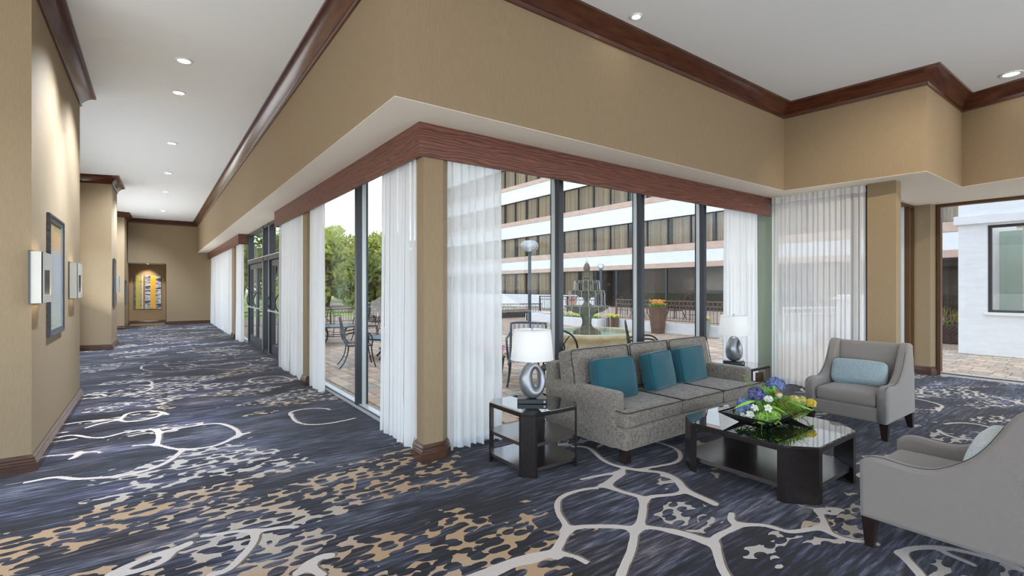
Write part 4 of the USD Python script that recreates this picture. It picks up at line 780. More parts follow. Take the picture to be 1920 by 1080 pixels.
def ballflower(label, x, y, z, rad, m, n=70, s=.017, petals=4, sq=.85, cat='flower', name='hydrangea', leaf=True):
    t = thing(name, label, cat, (x, y, TZ)); g = []
    for k in range(n):
        u = 1 - 1.55 * (k + .5) / n; ph = k * 2.39996; w = math.sqrt(max(0, 1 - u * u)); d = np.array([w * math.cos(ph), w * math.sin(ph), u * sq + .1])
        g.append(petal_floret(np.array([0, 0, z - TZ]) + d * rad * R.uniform(.74, 1.1), d + np.array([R.uniform(-.3, .3) for _ in range(3)]), s * R.uniform(.9, 1.45), petals))
    obj('floret_head', g, M[m], t, kind='stuff', smooth=False)
    p = spl([(0.01, 0, z - TZ), (.0, .01, (z - TZ) * .5), ((TX - x) * .6, (TY - y) * .6, .016)], 4); obj('stalk', tube(p, .0035, 5), M['stem'], t)
    if leaf: obj('leaf', [blade((0, 0, (z - TZ) * .6), (math.cos(a), math.sin(a), .25), rad * 1.7, rad * .8) for a in (R.uniform(0, 2), R.uniform(2, 4), R.uniform(4, 6))], M['plant'], t, smooth=True)
    return t
def blade(p, d, L, w, droop=.35, n=6):
    p, d = np.array(p, float), np.array(d, float); d /= np.linalg.norm(d); s = np.cross(d, [0, 0, 1.]); s /= np.linalg.norm(s) + 1e-9; v, f = [], []
    for k in range(n + 1):
        u = k / n; c = p + d * L * u - np.array([0, 0, droop * L * u * u]); h = w * .5 * math.sin(PI * min(1, .06 + u * .94)) ** .8
        v += [c - s * h + np.array([0, 0, h * .3]), c, c + s * h + np.array([0, 0, h * .3])]
    for k in range(n):
        i = 3 * k; f += [(i, i + 1, i + 4), (i, i + 4, i + 3), (i + 1, i + 2, i + 5), (i + 1, i + 5, i + 4)]
    return TM(v, f)
for lab, x, y, z, rad, m, n, s in [
    ('blue hydrangea head standing tallest at the back of the arrangement', 4.55, 2.13, .655, .066, 'blue_fl', 80, .018),
    ('dark blue-violet hydrangea head just left of and below the tallest bloom', 4.19, 2.12, .612, .070, 'violet_fl', 85, .018),
    ('pale blue hydrangea head low at the left edge of the arrangement', 4.02, 2.14, .55, .060, 'blue_fl', 75, .017),
    ('small blue hydrangea head between the white blossoms and the left rim of the tray', 3.95, 2.12, .515, .042, 'blue_fl', 50, .015),
    ('lime green flower head low at the front corner of the arrangement', 3.90, 1.92, .50, .050, 'lime_fl', 60, .02),
    ('second lime green flower head right of the front one', 3.99, 1.885, .515, .044, 'lime_fl', 55, .018),
    ('cream and peach flower head right of the fern in the arrangement', 4.50, 1.95, .555, .042, 'cream_fl', 50, .018),
    ('yellow-green flower head left of the right tip of the arrangement', 4.56, 1.92, .548, .040, 'cream_fl', 50, .018),
    ('yellow flower head at the far right tip of the arrangement', 4.60, 1.86, .535, .038, 'yellow_fl', 45, .017),
    ('white umbel of tiny flowers in the middle of the arrangement', 4.12, 1.99, .612, .034, 'white_fl', 70, .007),
    ('second small white umbel behind the first near the fern', 4.37, 2.02, .60, .028, 'white_fl', 50, .007),
    ('pinkish brown dried flower head behind the fern in the arrangement', 4.42, 2.05, .60, .035, 'orange_fl', 40, .009)]:
    ballflower(lab, x, y, z, rad, m, n, s)
for lab, x, y, z, s in [('open white five-petal blossom in the middle front of the arrangement', 3.93, 1.90, .585, .034),
                        ('upper white blossom of the pair at the left front of the arrangement', 3.955, 2.02, .56, .034),
                        ('lower white blossom of the pair at the left front of the arrangement', 3.885, 2.02, .515, .036),
                        ('small white blossom low at the left rim of the tray', 3.90, 2.09, .49, .026)]:
    t = thing('white_blossom', lab, 'flower', (x, y, TZ)); z -= TZ
    g = [petal_floret((0, 0, z), (-.55 + R.uniform(-.2, .2), -.55, .6), s, 5), petal_floret((-.003, -.004, z + .006), (-.5, -.5, .7), s * .75, 5)]
    obj('petals', g, M['white_fl'], t, smooth=False); obj('eye', trimesh.creation.icosphere(1, s * .16).apply_translation([-.007, -.008, z + .011]), M['yellow_fl'], t)
    obj('stalk', tube(spl([(0, 0, z), ((TX - x) * .4, (TY - y) * .4, z * .4), ((TX - x) * .6, (TY - y) * .6, .015)], 4), .003, 5), M['stem'], t)
def tuft(name, label, spots, m, L, w, up, droop):
    t = thing(name, label, 'foliage', (TX, TY, TZ)); g = []
    for x0, x1, y0, y1, z0, z1, n in spots:
        for k in range(n):
            a = R.uniform(0, 2 * PI); g.append(blade((R.uniform(x0, x1) - TX, R.uniform(y0, y1) - TY, R.uniform(z0, z1) - TZ), (math.cos(a), math.sin(a), R.uniform(*up)), R.uniform(*L), R.uniform(*w), droop, 4))
    obj('leaves', g, M[m], t, kind='stuff', smooth=True)
tuft('fern_foliage', 'feathery olive green fern fronds filling the front right of the arrangement', [(4.12, 4.46, 1.85, 2.02, .47, .56, 360), (4.2, 4.42, 1.8, 1.88, .45, .5, 60), (4.2, 4.4, 1.9, 2.02, .54, .58, 90)], 'plant_dark', (.06, .11), (.005, .009), (.3, 1.8), .35)
tuft('leafy_filler', 'broad bright green leaves filling in between the flower heads', [(3.9, 4.6, 1.90, 2.2, .46, .52, 120), (4.08, 4.5, 1.98, 2.2, .50, .58, 190), (4.22, 4.5, 2.05, 2.2, .57, .63, 110)], 'plant', (.045, .08), (.018, .03), (.4, 1.7), .25)
tuft('rosette_foliage', 'small light green rosette leaves along the right side of the arrangement', [(4.38, 4.62, 1.85, 2.05, .48, .53, 70)], 'grass_lime', (.04, .07), (.014, .022), (.1, .8), .4)
for lab, pts in [('long lime green leaf blade arching over the left of the arrangement', [(4.036, 2.056, .599), (3.912, 2.085, .588), (3.834, 2.143, .54)]), ('long green leaf blade arching out at the right of the arrangement', [(4.317, 1.93, .587), (4.408, 1.843, .54), (4.516, 1.80, .50)]), ('lime green leaf blade over the front middle of the arrangement', [(4.10, 1.98, .56), (4.06, 1.88, .565), (4.05, 1.80, .53)])]:
    P = spl(pts, 6); t = thing('arching_foliage', lab, 'foliage', (0, 0, 0)); w = .012 * np.sin(np.linspace(.25, PI, len(P))); s = np.array([math.sin(YAW) * -.3, math.cos(YAW) * .3, .9]); v = np.vstack([P - s * w[:, None], P + s * w[:, None]]); n = len(P)
    obj('blade', TM(v, [(k, k + 1, n + k + 1) for k in range(n - 1)] + [(k, n + k + 1, n + k) for k in range(n - 1)]), M['grass_lime'], t, smooth=True)
    obj('stalk', tube(spl([P[0], (P[0] + np.array([TX, TY, TZ])) / 2, (TX, TY, TZ + .014)], 4), .003, 5), M['stem'], t)
t = thing('leaf_sprig', 'thin upright sprig with small pale leaves at the back left of the arrangement', 'foliage', (0, 0, 0)); P = spl([(TX, TY, TZ + .015), (4.3, 2.172, .573), (4.296, 2.236, .671), (4.307, 2.291, .739)], 6)
obj('twig', tube(P, .0022, 4), M['stem'], t); obj('leaflets', [blade(P[k], (R.uniform(-1, 1), R.uniform(-1, 1), .3), .035, .018, .2, 3) for k in range(7, len(P)) for _ in range(2)], M['grass_lime'], t, kind='stuff', smooth=True)

# ---------------------------------------------------------------- outdoors: ground and pavers
struct('ground_lawn', [box(-60, 10, 26.2, 52, -.3, -.04), box(-60, 140, 52, 160, -.3, -.04), box(24.0, 140, -30, 26.2, -.3, -.04)], M['lawn'])
terr = UsdGeom.Xform.Define(stage, '/World/paved_terrace').GetPrim(); setd(terr, kind='structure'); taken['/World/paved_terrace'] = 1
obj('bedding', [box(2.33, 23.4, 4.37, 26.2, -.2, -.03), box(8.47, 23.4, 2.97, 4.37, -.2, -.03), box(11.37, 23.4, -8, 2.97, -.2, -.03)], M['joint'], terr)
prs = np.random.default_rng(7); pav = []
def inside(x, y): return (x > 2.34 and y > 4.38) or (x > 8.48 and y > 2.98) or (x > 11.38)
x = 2.36
rows = [.21, .26, .17, .24]; k = 0
while x < 16:
    w = rows[k % 4]; k += 1; y = -6 + prs.uniform(0, .3)
    y1 = 13.5 if x < 9 else 8
    while y < y1:
        L = prs.choice([.2, .26, .32, .22])
        if inside(x, y) and inside(x + w, y + L): pav.append((x, x + w, y, y + L))
        y += L
    x += w
def seen(p):
    X, Y = (p[0] + p[1]) / 2, (p[2] + p[3]) / 2; d = X * math.sin(YAW) + Y * math.cos(YAW); r = X * math.cos(YAW) - Y * math.sin(YAW)
    u = 960 + F * r / d; a = 900 * (p[1] - p[0]) / d
    return a if (600 < u < 725 and Y > 5.0 and X < 6) or (1760 < u < 1930 and X < 15.1) else 0
order = sorted(range(len(pav)), key=lambda i: -seen(pav[i])); single = set(order[:295])
rest = []
def paver(p):
    e = .006; z = -.005 + prs.uniform(-.004, .003)
    b = box(p[0] + e, p[1] - e, p[2] + e, p[3] - e, -.04, z, .007)
    return rx(b, prs.uniform(-.008, .008), (0, (p[2] + p[3]) / 2, z))
def paver_low(p):
    e = .006; z = -.005 + prs.uniform(-.004, .003); return box(p[0] + e, p[1] - e, p[2] + e, p[3] - e, -.04, z)
groups = [[], [], [], []]
for i, p in enumerate(pav):
    c = prs.choice(4, p=[.34, .26, .22, .18])
    if i in single: obj('paver', paver(p), PAV[c], terr, smooth=False)
    else: groups[c].append(paver_low(p))
for c in range(4): obj('far_pavers', groups[c], PAV[c], terr, kind='stuff', smooth=False)
far_pav = mat('far_brick_paving', {'g': ('geometry', {}), 'm': ('mapping', {'rotation': (0, 0, PI / 2)}), 'k': ('brick_texture', {'scale': 1.0, 'brick_width': .26, 'row_height': .22, 'mortar_size': .008, 'color1': lin(188, 162, 140), 'color2': lin(160, 142, 128), 'mortar': lin(112, 98, 88)}), 'p': ('principled_bsdf', {'roughness': .9})},
    [('g.position', 'm.vector'), ('m.vector', 'k.vector'), ('k.color', 'p.base_color')])
obj('far_paving', [box(2.33, 8.9, 13.7, 26.2, -.2, -.008), box(9.0, 23.4, 8.2, 26.2, -.2, -.008), box(10, 24, 26.2, 52, -.2, -.008), box(16.1, 23.4, -8, 8.2, -.2, -.008)], far_pav, terr)
# raised terrace
struct('upper_terrace', [prism([(14.1, 5.6), (23.4, 5.6), (23.4, 22.4), (15.8, 22.4), (15.8, 17.8), (14.1, 17.8)], -.15, .28)], far_pav)
struct('upper_terrace_wall', [box(13.95, 14.1, 5.6, 17.8, -.1, .33), box(13.95, 15.8, 17.7, 17.85, -.1, .33), box(15.7, 15.85, 17.85, 22.4, -.1, .33)], M['stucco'])
ww = thing('stair_pit', 'dark sunken stair opening behind the lower bronze railing', 'stairwell', (14.9, 19.6, 0)); obj('dark_pit_panel', box(-1.4, .75, .2, .32, -.0, .42), M['drape_dark'], ww); obj('coping', box(-1.45, .8, .15, .38, .42, .52), M['sill'], ww)  # upright dark panel; the depth of the opening is put into its colour

# ---------------------------------------------------------------- hotel building
BX = 23.4
bd = thing('hotel_building', 'long four-storey white building with beige sills and rows of curtained windows across the courtyard', 'building', (BX, 0, 0))
Y0, Y1 = 1.0, 46.0
obj('wall', [box(.25, 8, Y0, Y1, 0, 12.6)], M['drape_dark'], bd)
for z0, z1 in ((2.90, 3.56), (5.46, 6.44), (8.36, 9.37), (11.25, 12.6)): obj('white_band', box(-.02, .4, Y0, Y1, z0, z1, .01), M['stucco'], bd)
for z0, z1 in ((2.62, 2.90), (3.56, 3.93), (6.44, 6.78), (9.37, 9.69)): obj('sill_band', box(-.05, .4, Y0, Y1, z0, z1, .01), M['sill'], bd)
obj('base_wall', box(-.02, .4, 22.6, Y1, 0, .98), M['stucco'], bd)
obj('end_wall', box(-.02, 8, Y1, Y1 + .3, 0, 12.6), M['stucco'], bd)
hb = np.random.default_rng(3)
pitch = 1.45; ny = int((Y1 - Y0) / pitch)
for zi, (z0, z1) in enumerate(((.98, 2.62), (3.93, 5.46), (6.78, 8.36), (9.69, 11.25))):
    for k in range(ny):
        ya, yb = Y0 + k * pitch, Y0 + (k + 1) * pitch
        if zi == 0 and yb < 22.8: continue
        w = obj('window', frame_rect('y', ya, yb, .12, z0, z1, .03, .1), M['mullion'], bd)
        obj('pane', box(.12, .128, ya + .03, yb - .03, z0 + .03, z1 - .03), M['far_glass'], w, smooth=False)
        g0 = hb.uniform(0, .25) if k % 2 else 0; g1 = hb.uniform(0, .3) if hb.random() < .4 else 0
        n = 25; s = np.linspace(ya + .03 + g0, yb - .03 - g1, n); xx = .19 + .02 * np.sin(np.arange(n) * 2.4)
        v = np.vstack([np.column_stack([xx, s, np.full(n, z0 + .04)]), np.column_stack([xx, s, np.full(n, z1 - .03)])])
        obj('drape', TM(v, quads([[i, i + 1, n + i + 1, n + i] for i in range(n - 1)])), M['drape'], w, smooth=True)
# glazed ground floor towards the right
k = 0; y = 22.6
while y > Y0 + 1.4:
    ya, yb = y - 1.85, y
    w = obj('shopfront_bay', frame_rect('y', ya, yb, .12, .28, 2.62, .05, .12), M['alu'], bd)
    obj('pane', box(.12, .128, ya + .05, yb - .05, .33, 2.57), M['far_glass'], w, smooth=False)
    if k % 3 != 0:
        n = 25; s = np.linspace(ya + .1 + (k % 2) * .5, yb - .1, n); xx = .19 + .02 * np.sin(np.arange(n) * 2.4); v = np.vstack([np.column_stack([xx, s, np.full(n, .32)]), np.column_stack([xx, s, np.full(n, 2.58)])])
        if k > 5: obj('drape', TM(v, quads([[i, i + 1, n + i + 1, n + i] for i in range(n - 1)])), M['drape'], w, smooth=True)
    y -= 1.85; k += 1
# white wing
wg = thing('building_wing', 'white stucco single-storey wing with a large dark-framed window outside the right-hand glass', 'building', (15.2, 0, 0))
obj('wall', [box(0, .3, 2.47, 2.96, 0, 5.2), box(0, .3, -9, 2.47, 2.95, 5.2), box(0, .3, -9, 2.47, 0, .97), box(.3, 5, 2.66, 2.96, 0, 5.2), box(0, .3, -9, -.4, .97, 2.95)], M['wing'], wg)
obj('cornice', [box(-.09, 0, -9, 3.03, 2.99, 3.19, .01), box(.0, 5, 2.965, 3.03, 2.99, 3.19, .01)], M['wing'], wg)
obj('sill', box(-.06, .1, -.45, 2.52, .91, .975, .008), M['stucco'], wg)
w = obj('window', frame_rect('y', -.4, 2.47, .16, .975, 2.95, .055, .1) + [box(.11, .21, 1.36, 1.43, .975, 2.95)], M['mullion'], wg)
obj('pane', box(.16, .17, -.35, 2.42, 1.03, 2.9), M['far_glass'], w)
obj('room_back', box(2.6, 2.7, -3, 2.7, 0, 3), pm('pale_green_interior', lin(176, 196, 186), .8), wg)
n = 40
for y0, y1 in ((1.5, 1.95), (.55, 1.2)):
    s = np.linspace(y0, y1, n); xx = .34 + .025 * np.sin(np.arange(n) * 1.7); v = np.vstack([np.column_stack([xx, s, np.full(n, 1.0)]), np.column_stack([xx, s, np.full(n, 2.92)])])
    obj('drape', TM(v, quads([[i, i + 1, n + i + 1, n + i] for i in range(n - 1)])), M['sheer'], w, smooth=True)

# ---------------------------------------------------------------- fountain
fo = thing('fountain', 'three-tier stone fountain with pineapple finial standing in a round pool', 'fountain', (8.61, 8.56, 0))
RP = 1.24
def lob(prof, n=96, lobes=8, k=.05): return lathe(prof, n, lobes, [k] * len(prof))
obj('pool_wall', lob([(RP + .10, 0), (RP + .10, .10), (RP, .12), (RP - .03, .30), (RP + .03, .36)], 96, 8, .05), M['rim_stone'], fo, smooth=50)
obj('pool_rim', lob([(RP + .03, .36), (RP + .10, .38), (RP + .12, .42), (RP + .10, .47), (RP - .12, .48), (RP - .16, .44), (RP - .16, .2)], 96, 8, .05), M['rim_stone'], fo, smooth=50)
obj('pool_water', lathe([(RP - .12, .36), (RP * .5, .362), (.01, .362)], 64), M['water'], fo, smooth=True)
obj('pedestal', lathe([(.31, .2), (.31, .40), (.30, .46), (.24, .50), (.14, .56), (.11, .66), (.12, .76), (.16, .84), (.22, .92)], 32, 8, [.22, .22, .2, .14, .06, 0, 0, 0, 0]), M['concrete'], fo, smooth=50)
def bowl(z, r, h, name, stem):
    b = obj(name, lathe([(.10, z - h), (r * .55, z - h * .8), (r * .86, z - h * .42), (r * .97, z - h * .12), (r * 1.02, z - .012), (r, z), (r * .94, z - .006), (r * .88, z - .035), (.02, z - .04)], 96, 16, [0, .02, .05, .08, .09, .09, .05, 0, 0]), M['concrete'], fo, smooth=50)
    obj('bowl_water', lathe([(r * .86, z - .022), (.02, z - .022)], 40), M['water'], b, smooth=True)
    pts = []
    for k in range(16):
        a = k * PI / 8 + .1; r0 = r * 1.03
        pts.append(tube([(r0 * math.cos(a), r0 * math.sin(a), z - .01), ((r0 + .02) * math.cos(a), (r0 + .02) * math.sin(a), z - .08), ((r0 + .03) * math.cos(a), (r0 + .03) * math.sin(a), stem)], .004, 4))
    obj('water_streams', pts, M['jet'], b, kind='stuff')
bowl(1.085, .54, .22, 'lower_bowl', .40)
obj('lower_stem', lathe([(.14, 1.04), (.13, 1.1), (.07, 1.16), (.065, 1.22), (.10, 1.28), (.14, 1.32)], 24), M['concrete'], fo, smooth=50)
bowl(1.465, .41, .17, 'middle_bowl', 1.1)
obj('middle_stem', lathe([(.11, 1.42), (.10, 1.46), (.055, 1.52), (.05, 1.56), (.09, 1.62)], 24), M['concrete'], fo, smooth=50)
bowl(1.715, .285, .12, 'upper_bowl', 1.48)
obj('finial_stem', lathe([(.085, 1.68), (.08, 1.72), (.055, 1.745), (.085, 1.77), (.09, 1.80), (.05, 1.82), (.045, 1.86), (.07, 1.88), (.06, 1.90)], 20), M['concrete'], fo, smooth=50)
obj('pineapple', [lathe([(.03, 1.895), (.065, 1.93), (.08, 1.99), (.075, 2.05), (.05, 2.11), (.03, 2.14)], 20, 10, [.1] * 6)] + [petal_floret((0, 0, 2.13 + .02 * k), (0, 0, 1), .045, 5) for k in range(3)], M['concrete'], fo, smooth=50)
obj('top_jet', tube([(0, 0, 2.13), (.0, 0, 2.24), (.01, 0, 2.33)], [.012, .016, .008], 6), M['jet'], fo)

# ---------------------------------------------------------------- lamp posts
def lamp_post(label, x, y, z0, zg, r, globe=.235):
    t = thing('lamp_post', label, 'street lamp', (x, y, z0)); h = zg - z0
    obj('post', lathe([(r * 1.6, 0), (r * 1.6, .12), (r, .14), (r, h - .2), (r * 1.25, h - .2), (r * 1.25, h - .15), (.001, h - .15)], 20), M['post'], t)
    obj('globe', lathe([(.03, h - .15), (globe * .6, h - .135), (globe * .92, h - .07), (globe, h), (globe * .92, h + .075), (globe * .6, h + .135), (.001, h + .15)], 28), M['globe'], t, smooth=True)
    obj('bulb', [tube([(0, 0, h - .15), (0, 0, h - .05)], .03, 10), trimesh.creation.icosphere(2, .06).apply_translation([0, 0, h])], M['trim_white'], t, smooth=True)
lamp_post('slate grey lamp post with a flattened clear globe between the window mullion and left sheer', 7.785, 9.79, 0, 2.60, .042)
lamp_post('distant lamp post with a clear globe behind the fountain', 21.6, 20.3, .28, 2.78, .075, .21)

# ---------------------------------------------------------------- railings
def railing(label, pts, z0, h, name='railing', m='iron'):
    t = thing(name, label, 'railing', (pts[0][0], pts[0][1], z0)); P = np.array(pts, float) - np.array(pts[0]); bal, rings_, = [], []
    rails, posts = [], []
    for a, b in zip(P[:-1], P[1:]):
        L = np.linalg.norm(b - a); d = (b - a) / L
        for z in (.08, h - .16, h): obj('rail', bar((*a, z), (*b, z), .035 if z == h else .022), M[m], t)
        for k in range(int(L / .12)): c = a + d * (k + .5) * L / int(L / .12); bal.append(bar((*c, .08), (*c, h - .16), .013))
        nr = int(L / .15)
        for k in range(nr):
            c = a + d * (k + .5) * L / nr; q = ring((0, 0, 0), .068, .008, 12, 4, 'y'); rz(q, math.atan2(d[1], d[0])); mv(q, c[0], c[1], h - .08); rings_.append(q)
        for k in range(int(L / 1.8) + 1): c = a + d * min(L, k * 1.8); obj('post', box(c[0] - .025, c[0] + .025, c[1] - .025, c[1] + .025, 0, h + .03), M[m], t)
    obj('balusters', bal, M[m], t, kind='stuff', smooth=False); obj('scroll_rings', rings_, M[m], t, kind='stuff')
railing('bronze ring-topped railing along the upper terrace edge right of the fountain', [(14.03, 12.4), (14.03, 6.2)], .33, .75, m='iron_brown')
railing('bronze ring-topped railing further back behind the fountain', [(16.6, 20.0), (17.4, 16.2)], .28, .78)
railing('lower bronze ring-topped railing in front of the sunken stair left of the fountain', [(13.2, 19.3), (15.4, 18.4)], 0, .72)
railing('low dark brown railing at the edge of the lawn beyond the patio tables', [(2.5, 20.6), (12.4, 22.2)], 0, .60, m='iron')
gp = thing('gate_pier', 'white capped pier showing faintly through the side sheer', 'pier', (15.4, 5.2, 0)); obj('shaft', box(-.27, .27, -.27, .27, 0, 1.2), M['stucco'], gp); obj('cap', [box(-.34, .34, -.34, .34, 1.2, 1.27, .01), box(-.27, .27, -.27, .27, 1.27, 1.34, .03)], M['stucco'], gp)
railing('white-painted railing beside the capped pier behind the side sheer', [(13.2, 6.0), (15.0, 5.3)], 0, 1.0, m='trim_white')

# ---------------------------------------------------------------- planters
def flowers(t, x0, x1, y0, y1, z, n, m, r, h=.12, leaf='plant'):
    g, l = [], []
    for k in range(n):
        c = (r.uniform(x0, x1), r.uniform(y0, y1), z + r.uniform(.3, 1) * h); g.append(petal_floret(c, (r.uniform(-1, .3), r.uniform(-1, .3), 1), .045, 5, r)); a = r.uniform(0, 6)
        l.append(blade((c[0], c[1], z), (math.cos(a), math.sin(a), 1.2), h * 1.2, .05, .4, 3))
    obj('blossoms', g, M[m], t, kind='stuff', smooth=False); obj('leaves', l, M[leaf], t, kind='stuff', smooth=False)
def planter(label, x, y, z, w0, w1, h, m, fm, seed, n=40, fh=.14):
    t = thing('planter', label, 'planter', (x, y, z)); a, b = w0 / 2, w1 / 2
    q = np.array([(sx * a, sy * a, 0) for sx in (-1, 1) for sy in (-1, 1)] + [(sx * b, sy * b, h) for sx in (-1, 1) for sy in (-1, 1)]); hm = m3.Manifold.hull_points(q).to_mesh()
    obj('pot', TM(hm.vert_properties[:, :3], hm.tri_verts), M[m], t, smooth=False); obj('pot_rim', box(-b - .015, b + .015, -b - .015, b + .015, h - .05, h, .008), M[m], t)
    flowers(t, -b, b, -b, b, h, n, fm, random.Random(seed), fh); return t
planter('tall tapered brown planter with orange and yellow flowers right of the fountain', 13.6, 10.2, 0, .30, .44, .90, 'planter_brown', 'orange_fl', 1, 60, .22)
planter('square brown planter with yellow flowers just right of the fountain', 13.7, 12.3, 0, .30, .34, .40, 'planter_brown', 'yellow_fl', 2)
planter('small celadon planter with yellow flowers beside the right-hand window mullion', 13.6, 8.55, 0, .26, .34, .52, 'planter_green', 'yellow_fl', 3)
t = thing('planter_bed', 'long white planter bed with foliage and yellow blooms behind the fountain', 'planter', (13.55, 14.2, 0)); obj('box', box(-.25, .35, -1.5, 1.2, 0, .36, .01), M['stucco'], t); obj('soil', box(-.2, .3, -1.45, 1.15, .36, .37), M['bark'], t); flowers(t, -.2, .3, -1.4, 1.1, .37, 110, 'yellow_fl', random.Random(5), .2)
t = thing('grass_planter', 'dark lattice planter with tall grasses and pink flowers outside the right-hand glass', 'planter', (17.8, 3.95, 0)); obj('box', [box(-.3, .3, -.7, .9, 0, .5, .01)], M['planter_dark'], t); obj('lattice', [bar((-.31, y, .02), (-.31, y + s * .45, .48), .02) for s in (-1, 1) for y in np.arange(-.6, .8, .1) if -.7 < y + s * .45 < .9], M['planter_brown'], t, kind='stuff')
rr = random.Random(8); obj('grasses', [blade((rr.uniform(-.25, .25), rr.uniform(-.6, .8), .5), (rr.uniform(-.4, .4), rr.uniform(-.4, .4), 1), rr.uniform(.4, .75), .025, .2, 4) for _ in range(170)], leafm('dry_grass', lin(120, 116, 66), lin(160, 140, 90), lin(140, 130, 70), 8), t, kind='stuff', smooth=False); flowers(t, -.3, 0, -.3, .8, .5, 22, 'pink_fl', random.Random(9), .25)
t = thing('urn_shrub', 'large terracotta urn with a reddish shrub behind the fountain railing', 'planter', (18.3, 19.4, .28)); obj('urn', lathe([(.14, 0), (.12, .05), (.26, .3), (.30, .5), (.34, .52)], 24), pm('terracotta', lin(190, 138, 118), .8), t); obj('shrub', [blade((rr.uniform(-.2, .2), rr.uniform(-.2, .2), .5), (rr.uniform(-.7, .7), rr.uniform(-.7, .7), 1), rr.uniform(.3, .6), .05, .3, 3) for _ in range(90)], leafm('red_leaf', lin(170, 120, 100), lin(200, 150, 130), lin(190, 130, 100), 8), t, kind='stuff', smooth=False)
for lab, x, y, s in [('patch of pink flowers beside the lounge chair behind the left table lamp', 4.9, 7.2, 11), ('patch of pink flowers and leaves right of the first mullion', 5.65, 5.6, 12)]:
    t = thing('flower_pot', lab, 'planter', (x, y, 0)); obj('pot', lathe([(.16, 0), (.2, .28), (.23, .3), (.20, .3), (.19, .26)], 20), M['planter_dark'], t); flowers(t, -.3, .3, -.3, .3, .26, 50, 'pink_fl', random.Random(s), .22)

# ---------------------------------------------------------------- patio furniture
def patio_chair(label, loc, rot, group=None):
    t = thing('patio_chair', label, 'patio chair', loc, rot, group); m = M['iron_dark']; w = .26
    obj('seat', [tube([(-w, -.24, .42), (w, -.24, .42), (w, .22, .43), (-w, .22, .43), (-w, -.24, .42)], .013, 5)] + [bar((-w, y, .425), (w, y, .425), .03, .006) for y in np.linspace(-.2, .18, 8)], m, t)
    back = spl([(-w, .22, .43), (-w - .01, .27, .65), (-w + .05, .32, .90), (0, .33, .98), (w - .05, .32, .90), (w + .01, .27, .65), (w, .22, .43)], 6)
    obj('back_hoop', tube(back, .013, 5), m, t)
    sc = [ring((0, .30, .74), .10, .008, 16, 4, 'y'), ring((-.1, .29, .6), .07, .008, 14, 4, 'y'), ring((.1, .29, .6), .07, .008, 14, 4, 'y')] + [tube(spl([(x, .24, .45), (x * .4, .29, .66), (x * 1.1, .325, .9)], 5), .008, 4) for x in (-.15, -.05, .05, .15)]
    obj('back_scrolls', sc, m, t)
    for s in (-1, 1):
        obj('arm', tube(spl([(s * (w + .01), .27, .66), (s * (w + .05), .08, .69), (s * (w + .05), -.16, .67), (s * (w + .02), -.23, .58), (s * w, -.22, .42)], 5), .014, 5), m, t)
        obj('leg', tube(spl([(s * w, -.22, .42), (s * (w - .01), -.25, .2), (s * (w + .03), -.30, .01)], 5), .014, 5), m, t); obj('leg', tube(spl([(s * w, .2, .42), (s * (w - .01), .24, .2), (s * (w + .02), .36, .01)], 5), .014, 5), m, t)
    for y in (-.24, .24): obj('stretcher', bar((-w, y, .2), (w, y, .2), .014), m, t)
    return t
def patio_table(label, loc, r=.55, h=.46):
    t = thing('patio_table', label, 'patio table', loc); obj('top', lathe([(.001, h), (r - .02, h), (r - .01, h - .02), (.001, h - .02)], 40), M['table_glass'], t); obj('rim', ring((0, 0, h - .01), r, .018, 40, 6, 'z'), M['iron_dark'], t)
    for k in range(4): a = k * PI / 2 + .5; obj('leg', tube(spl([(.7 * r * math.cos(a), .7 * r * math.sin(a), h - .02), (.5 * r * math.cos(a), .5 * r * math.sin(a), h * .5), (.75 * r * math.cos(a), .75 * r * math.sin(a), .01)], 5), .02, 6), M['iron_dark'], t)
    obj('shelf_ring', ring((0, 0, h * .45), .5 * r, .012, 24, 5, 'z'), M['iron_dark'], t); return t
pc0 = patio_chair('dark wrought-iron patio chair standing nearest outside the left window, behind its mullion', (3.22, 9.45, 0), 1.35)
for lab, x, y, r in [('wrought-iron patio chair turned away on the far side of the near glass table', 5.3, 11.05, -.4), ('wrought-iron patio chair at the left side of the far patio table', 2.95, 13.7, 1.6), ('wrought-iron patio chair right of the far patio table, seen past the mullion', 4.9, 13.7, -1.3),
                     ('wrought-iron patio chair behind the far patio table', 4.2, 14.9, .1), ('wrought-iron patio chair in the back row near the low railing', 5.9, 15.4, .3), ('wrought-iron patio chair with its back just above the left end of the sofa', 4.55, 5.05, 2.3),
                     ('wrought-iron patio chair seen edge-on above the middle of the sofa', 6.72, 5.3, .68), ('wrought-iron patio chair far back beside the lamp post', 7.0, 12.2, .8)]: dup(pc0, (x, y, 0), r, lab)
for lab, x, y, r in [('patio chair on the upper terrace behind the yellow planter', 16.4, 13.2, .4), ('patio chair on the upper terrace right of the tall brown planter', 16.6, 10.8, -.6), ('patio chair farthest right on the upper terrace', 17.2, 9.2, .9), ('patio chair on the upper terrace beside the fountain finial', 17.5, 15.0, 1.9)]: dup(pc0, (x, y, .28), r, lab)
patio_table('round glass patio table nearest the left window', (4.25, 10.15, 0), .62, .46)
patio_table('round glass patio table farther off behind the nearest chair', (4.0, 13.5, 0), .6, .5)
patio_table('patio table on the upper terrace behind the railing', (17.0, 11.9, .28), .55, .7)
ch = thing('lounge_chair', 'grey strap-seat lounge chair on the paving behind the left table lamp', 'lounge chair', (4.93, 6.22, 0), -.66)
for xs in np.linspace(-.25, .25, 7):
    obj('seat_strap', box(xs - .034, xs + .034, -.45, .35, .385, .395), M['sling'], ch); obj('back_strap', rx(box(xs - .02, xs + .02, .0, .63, -.004, .004), .93).apply_translation([0, .35, .39]), M['sling'], ch)
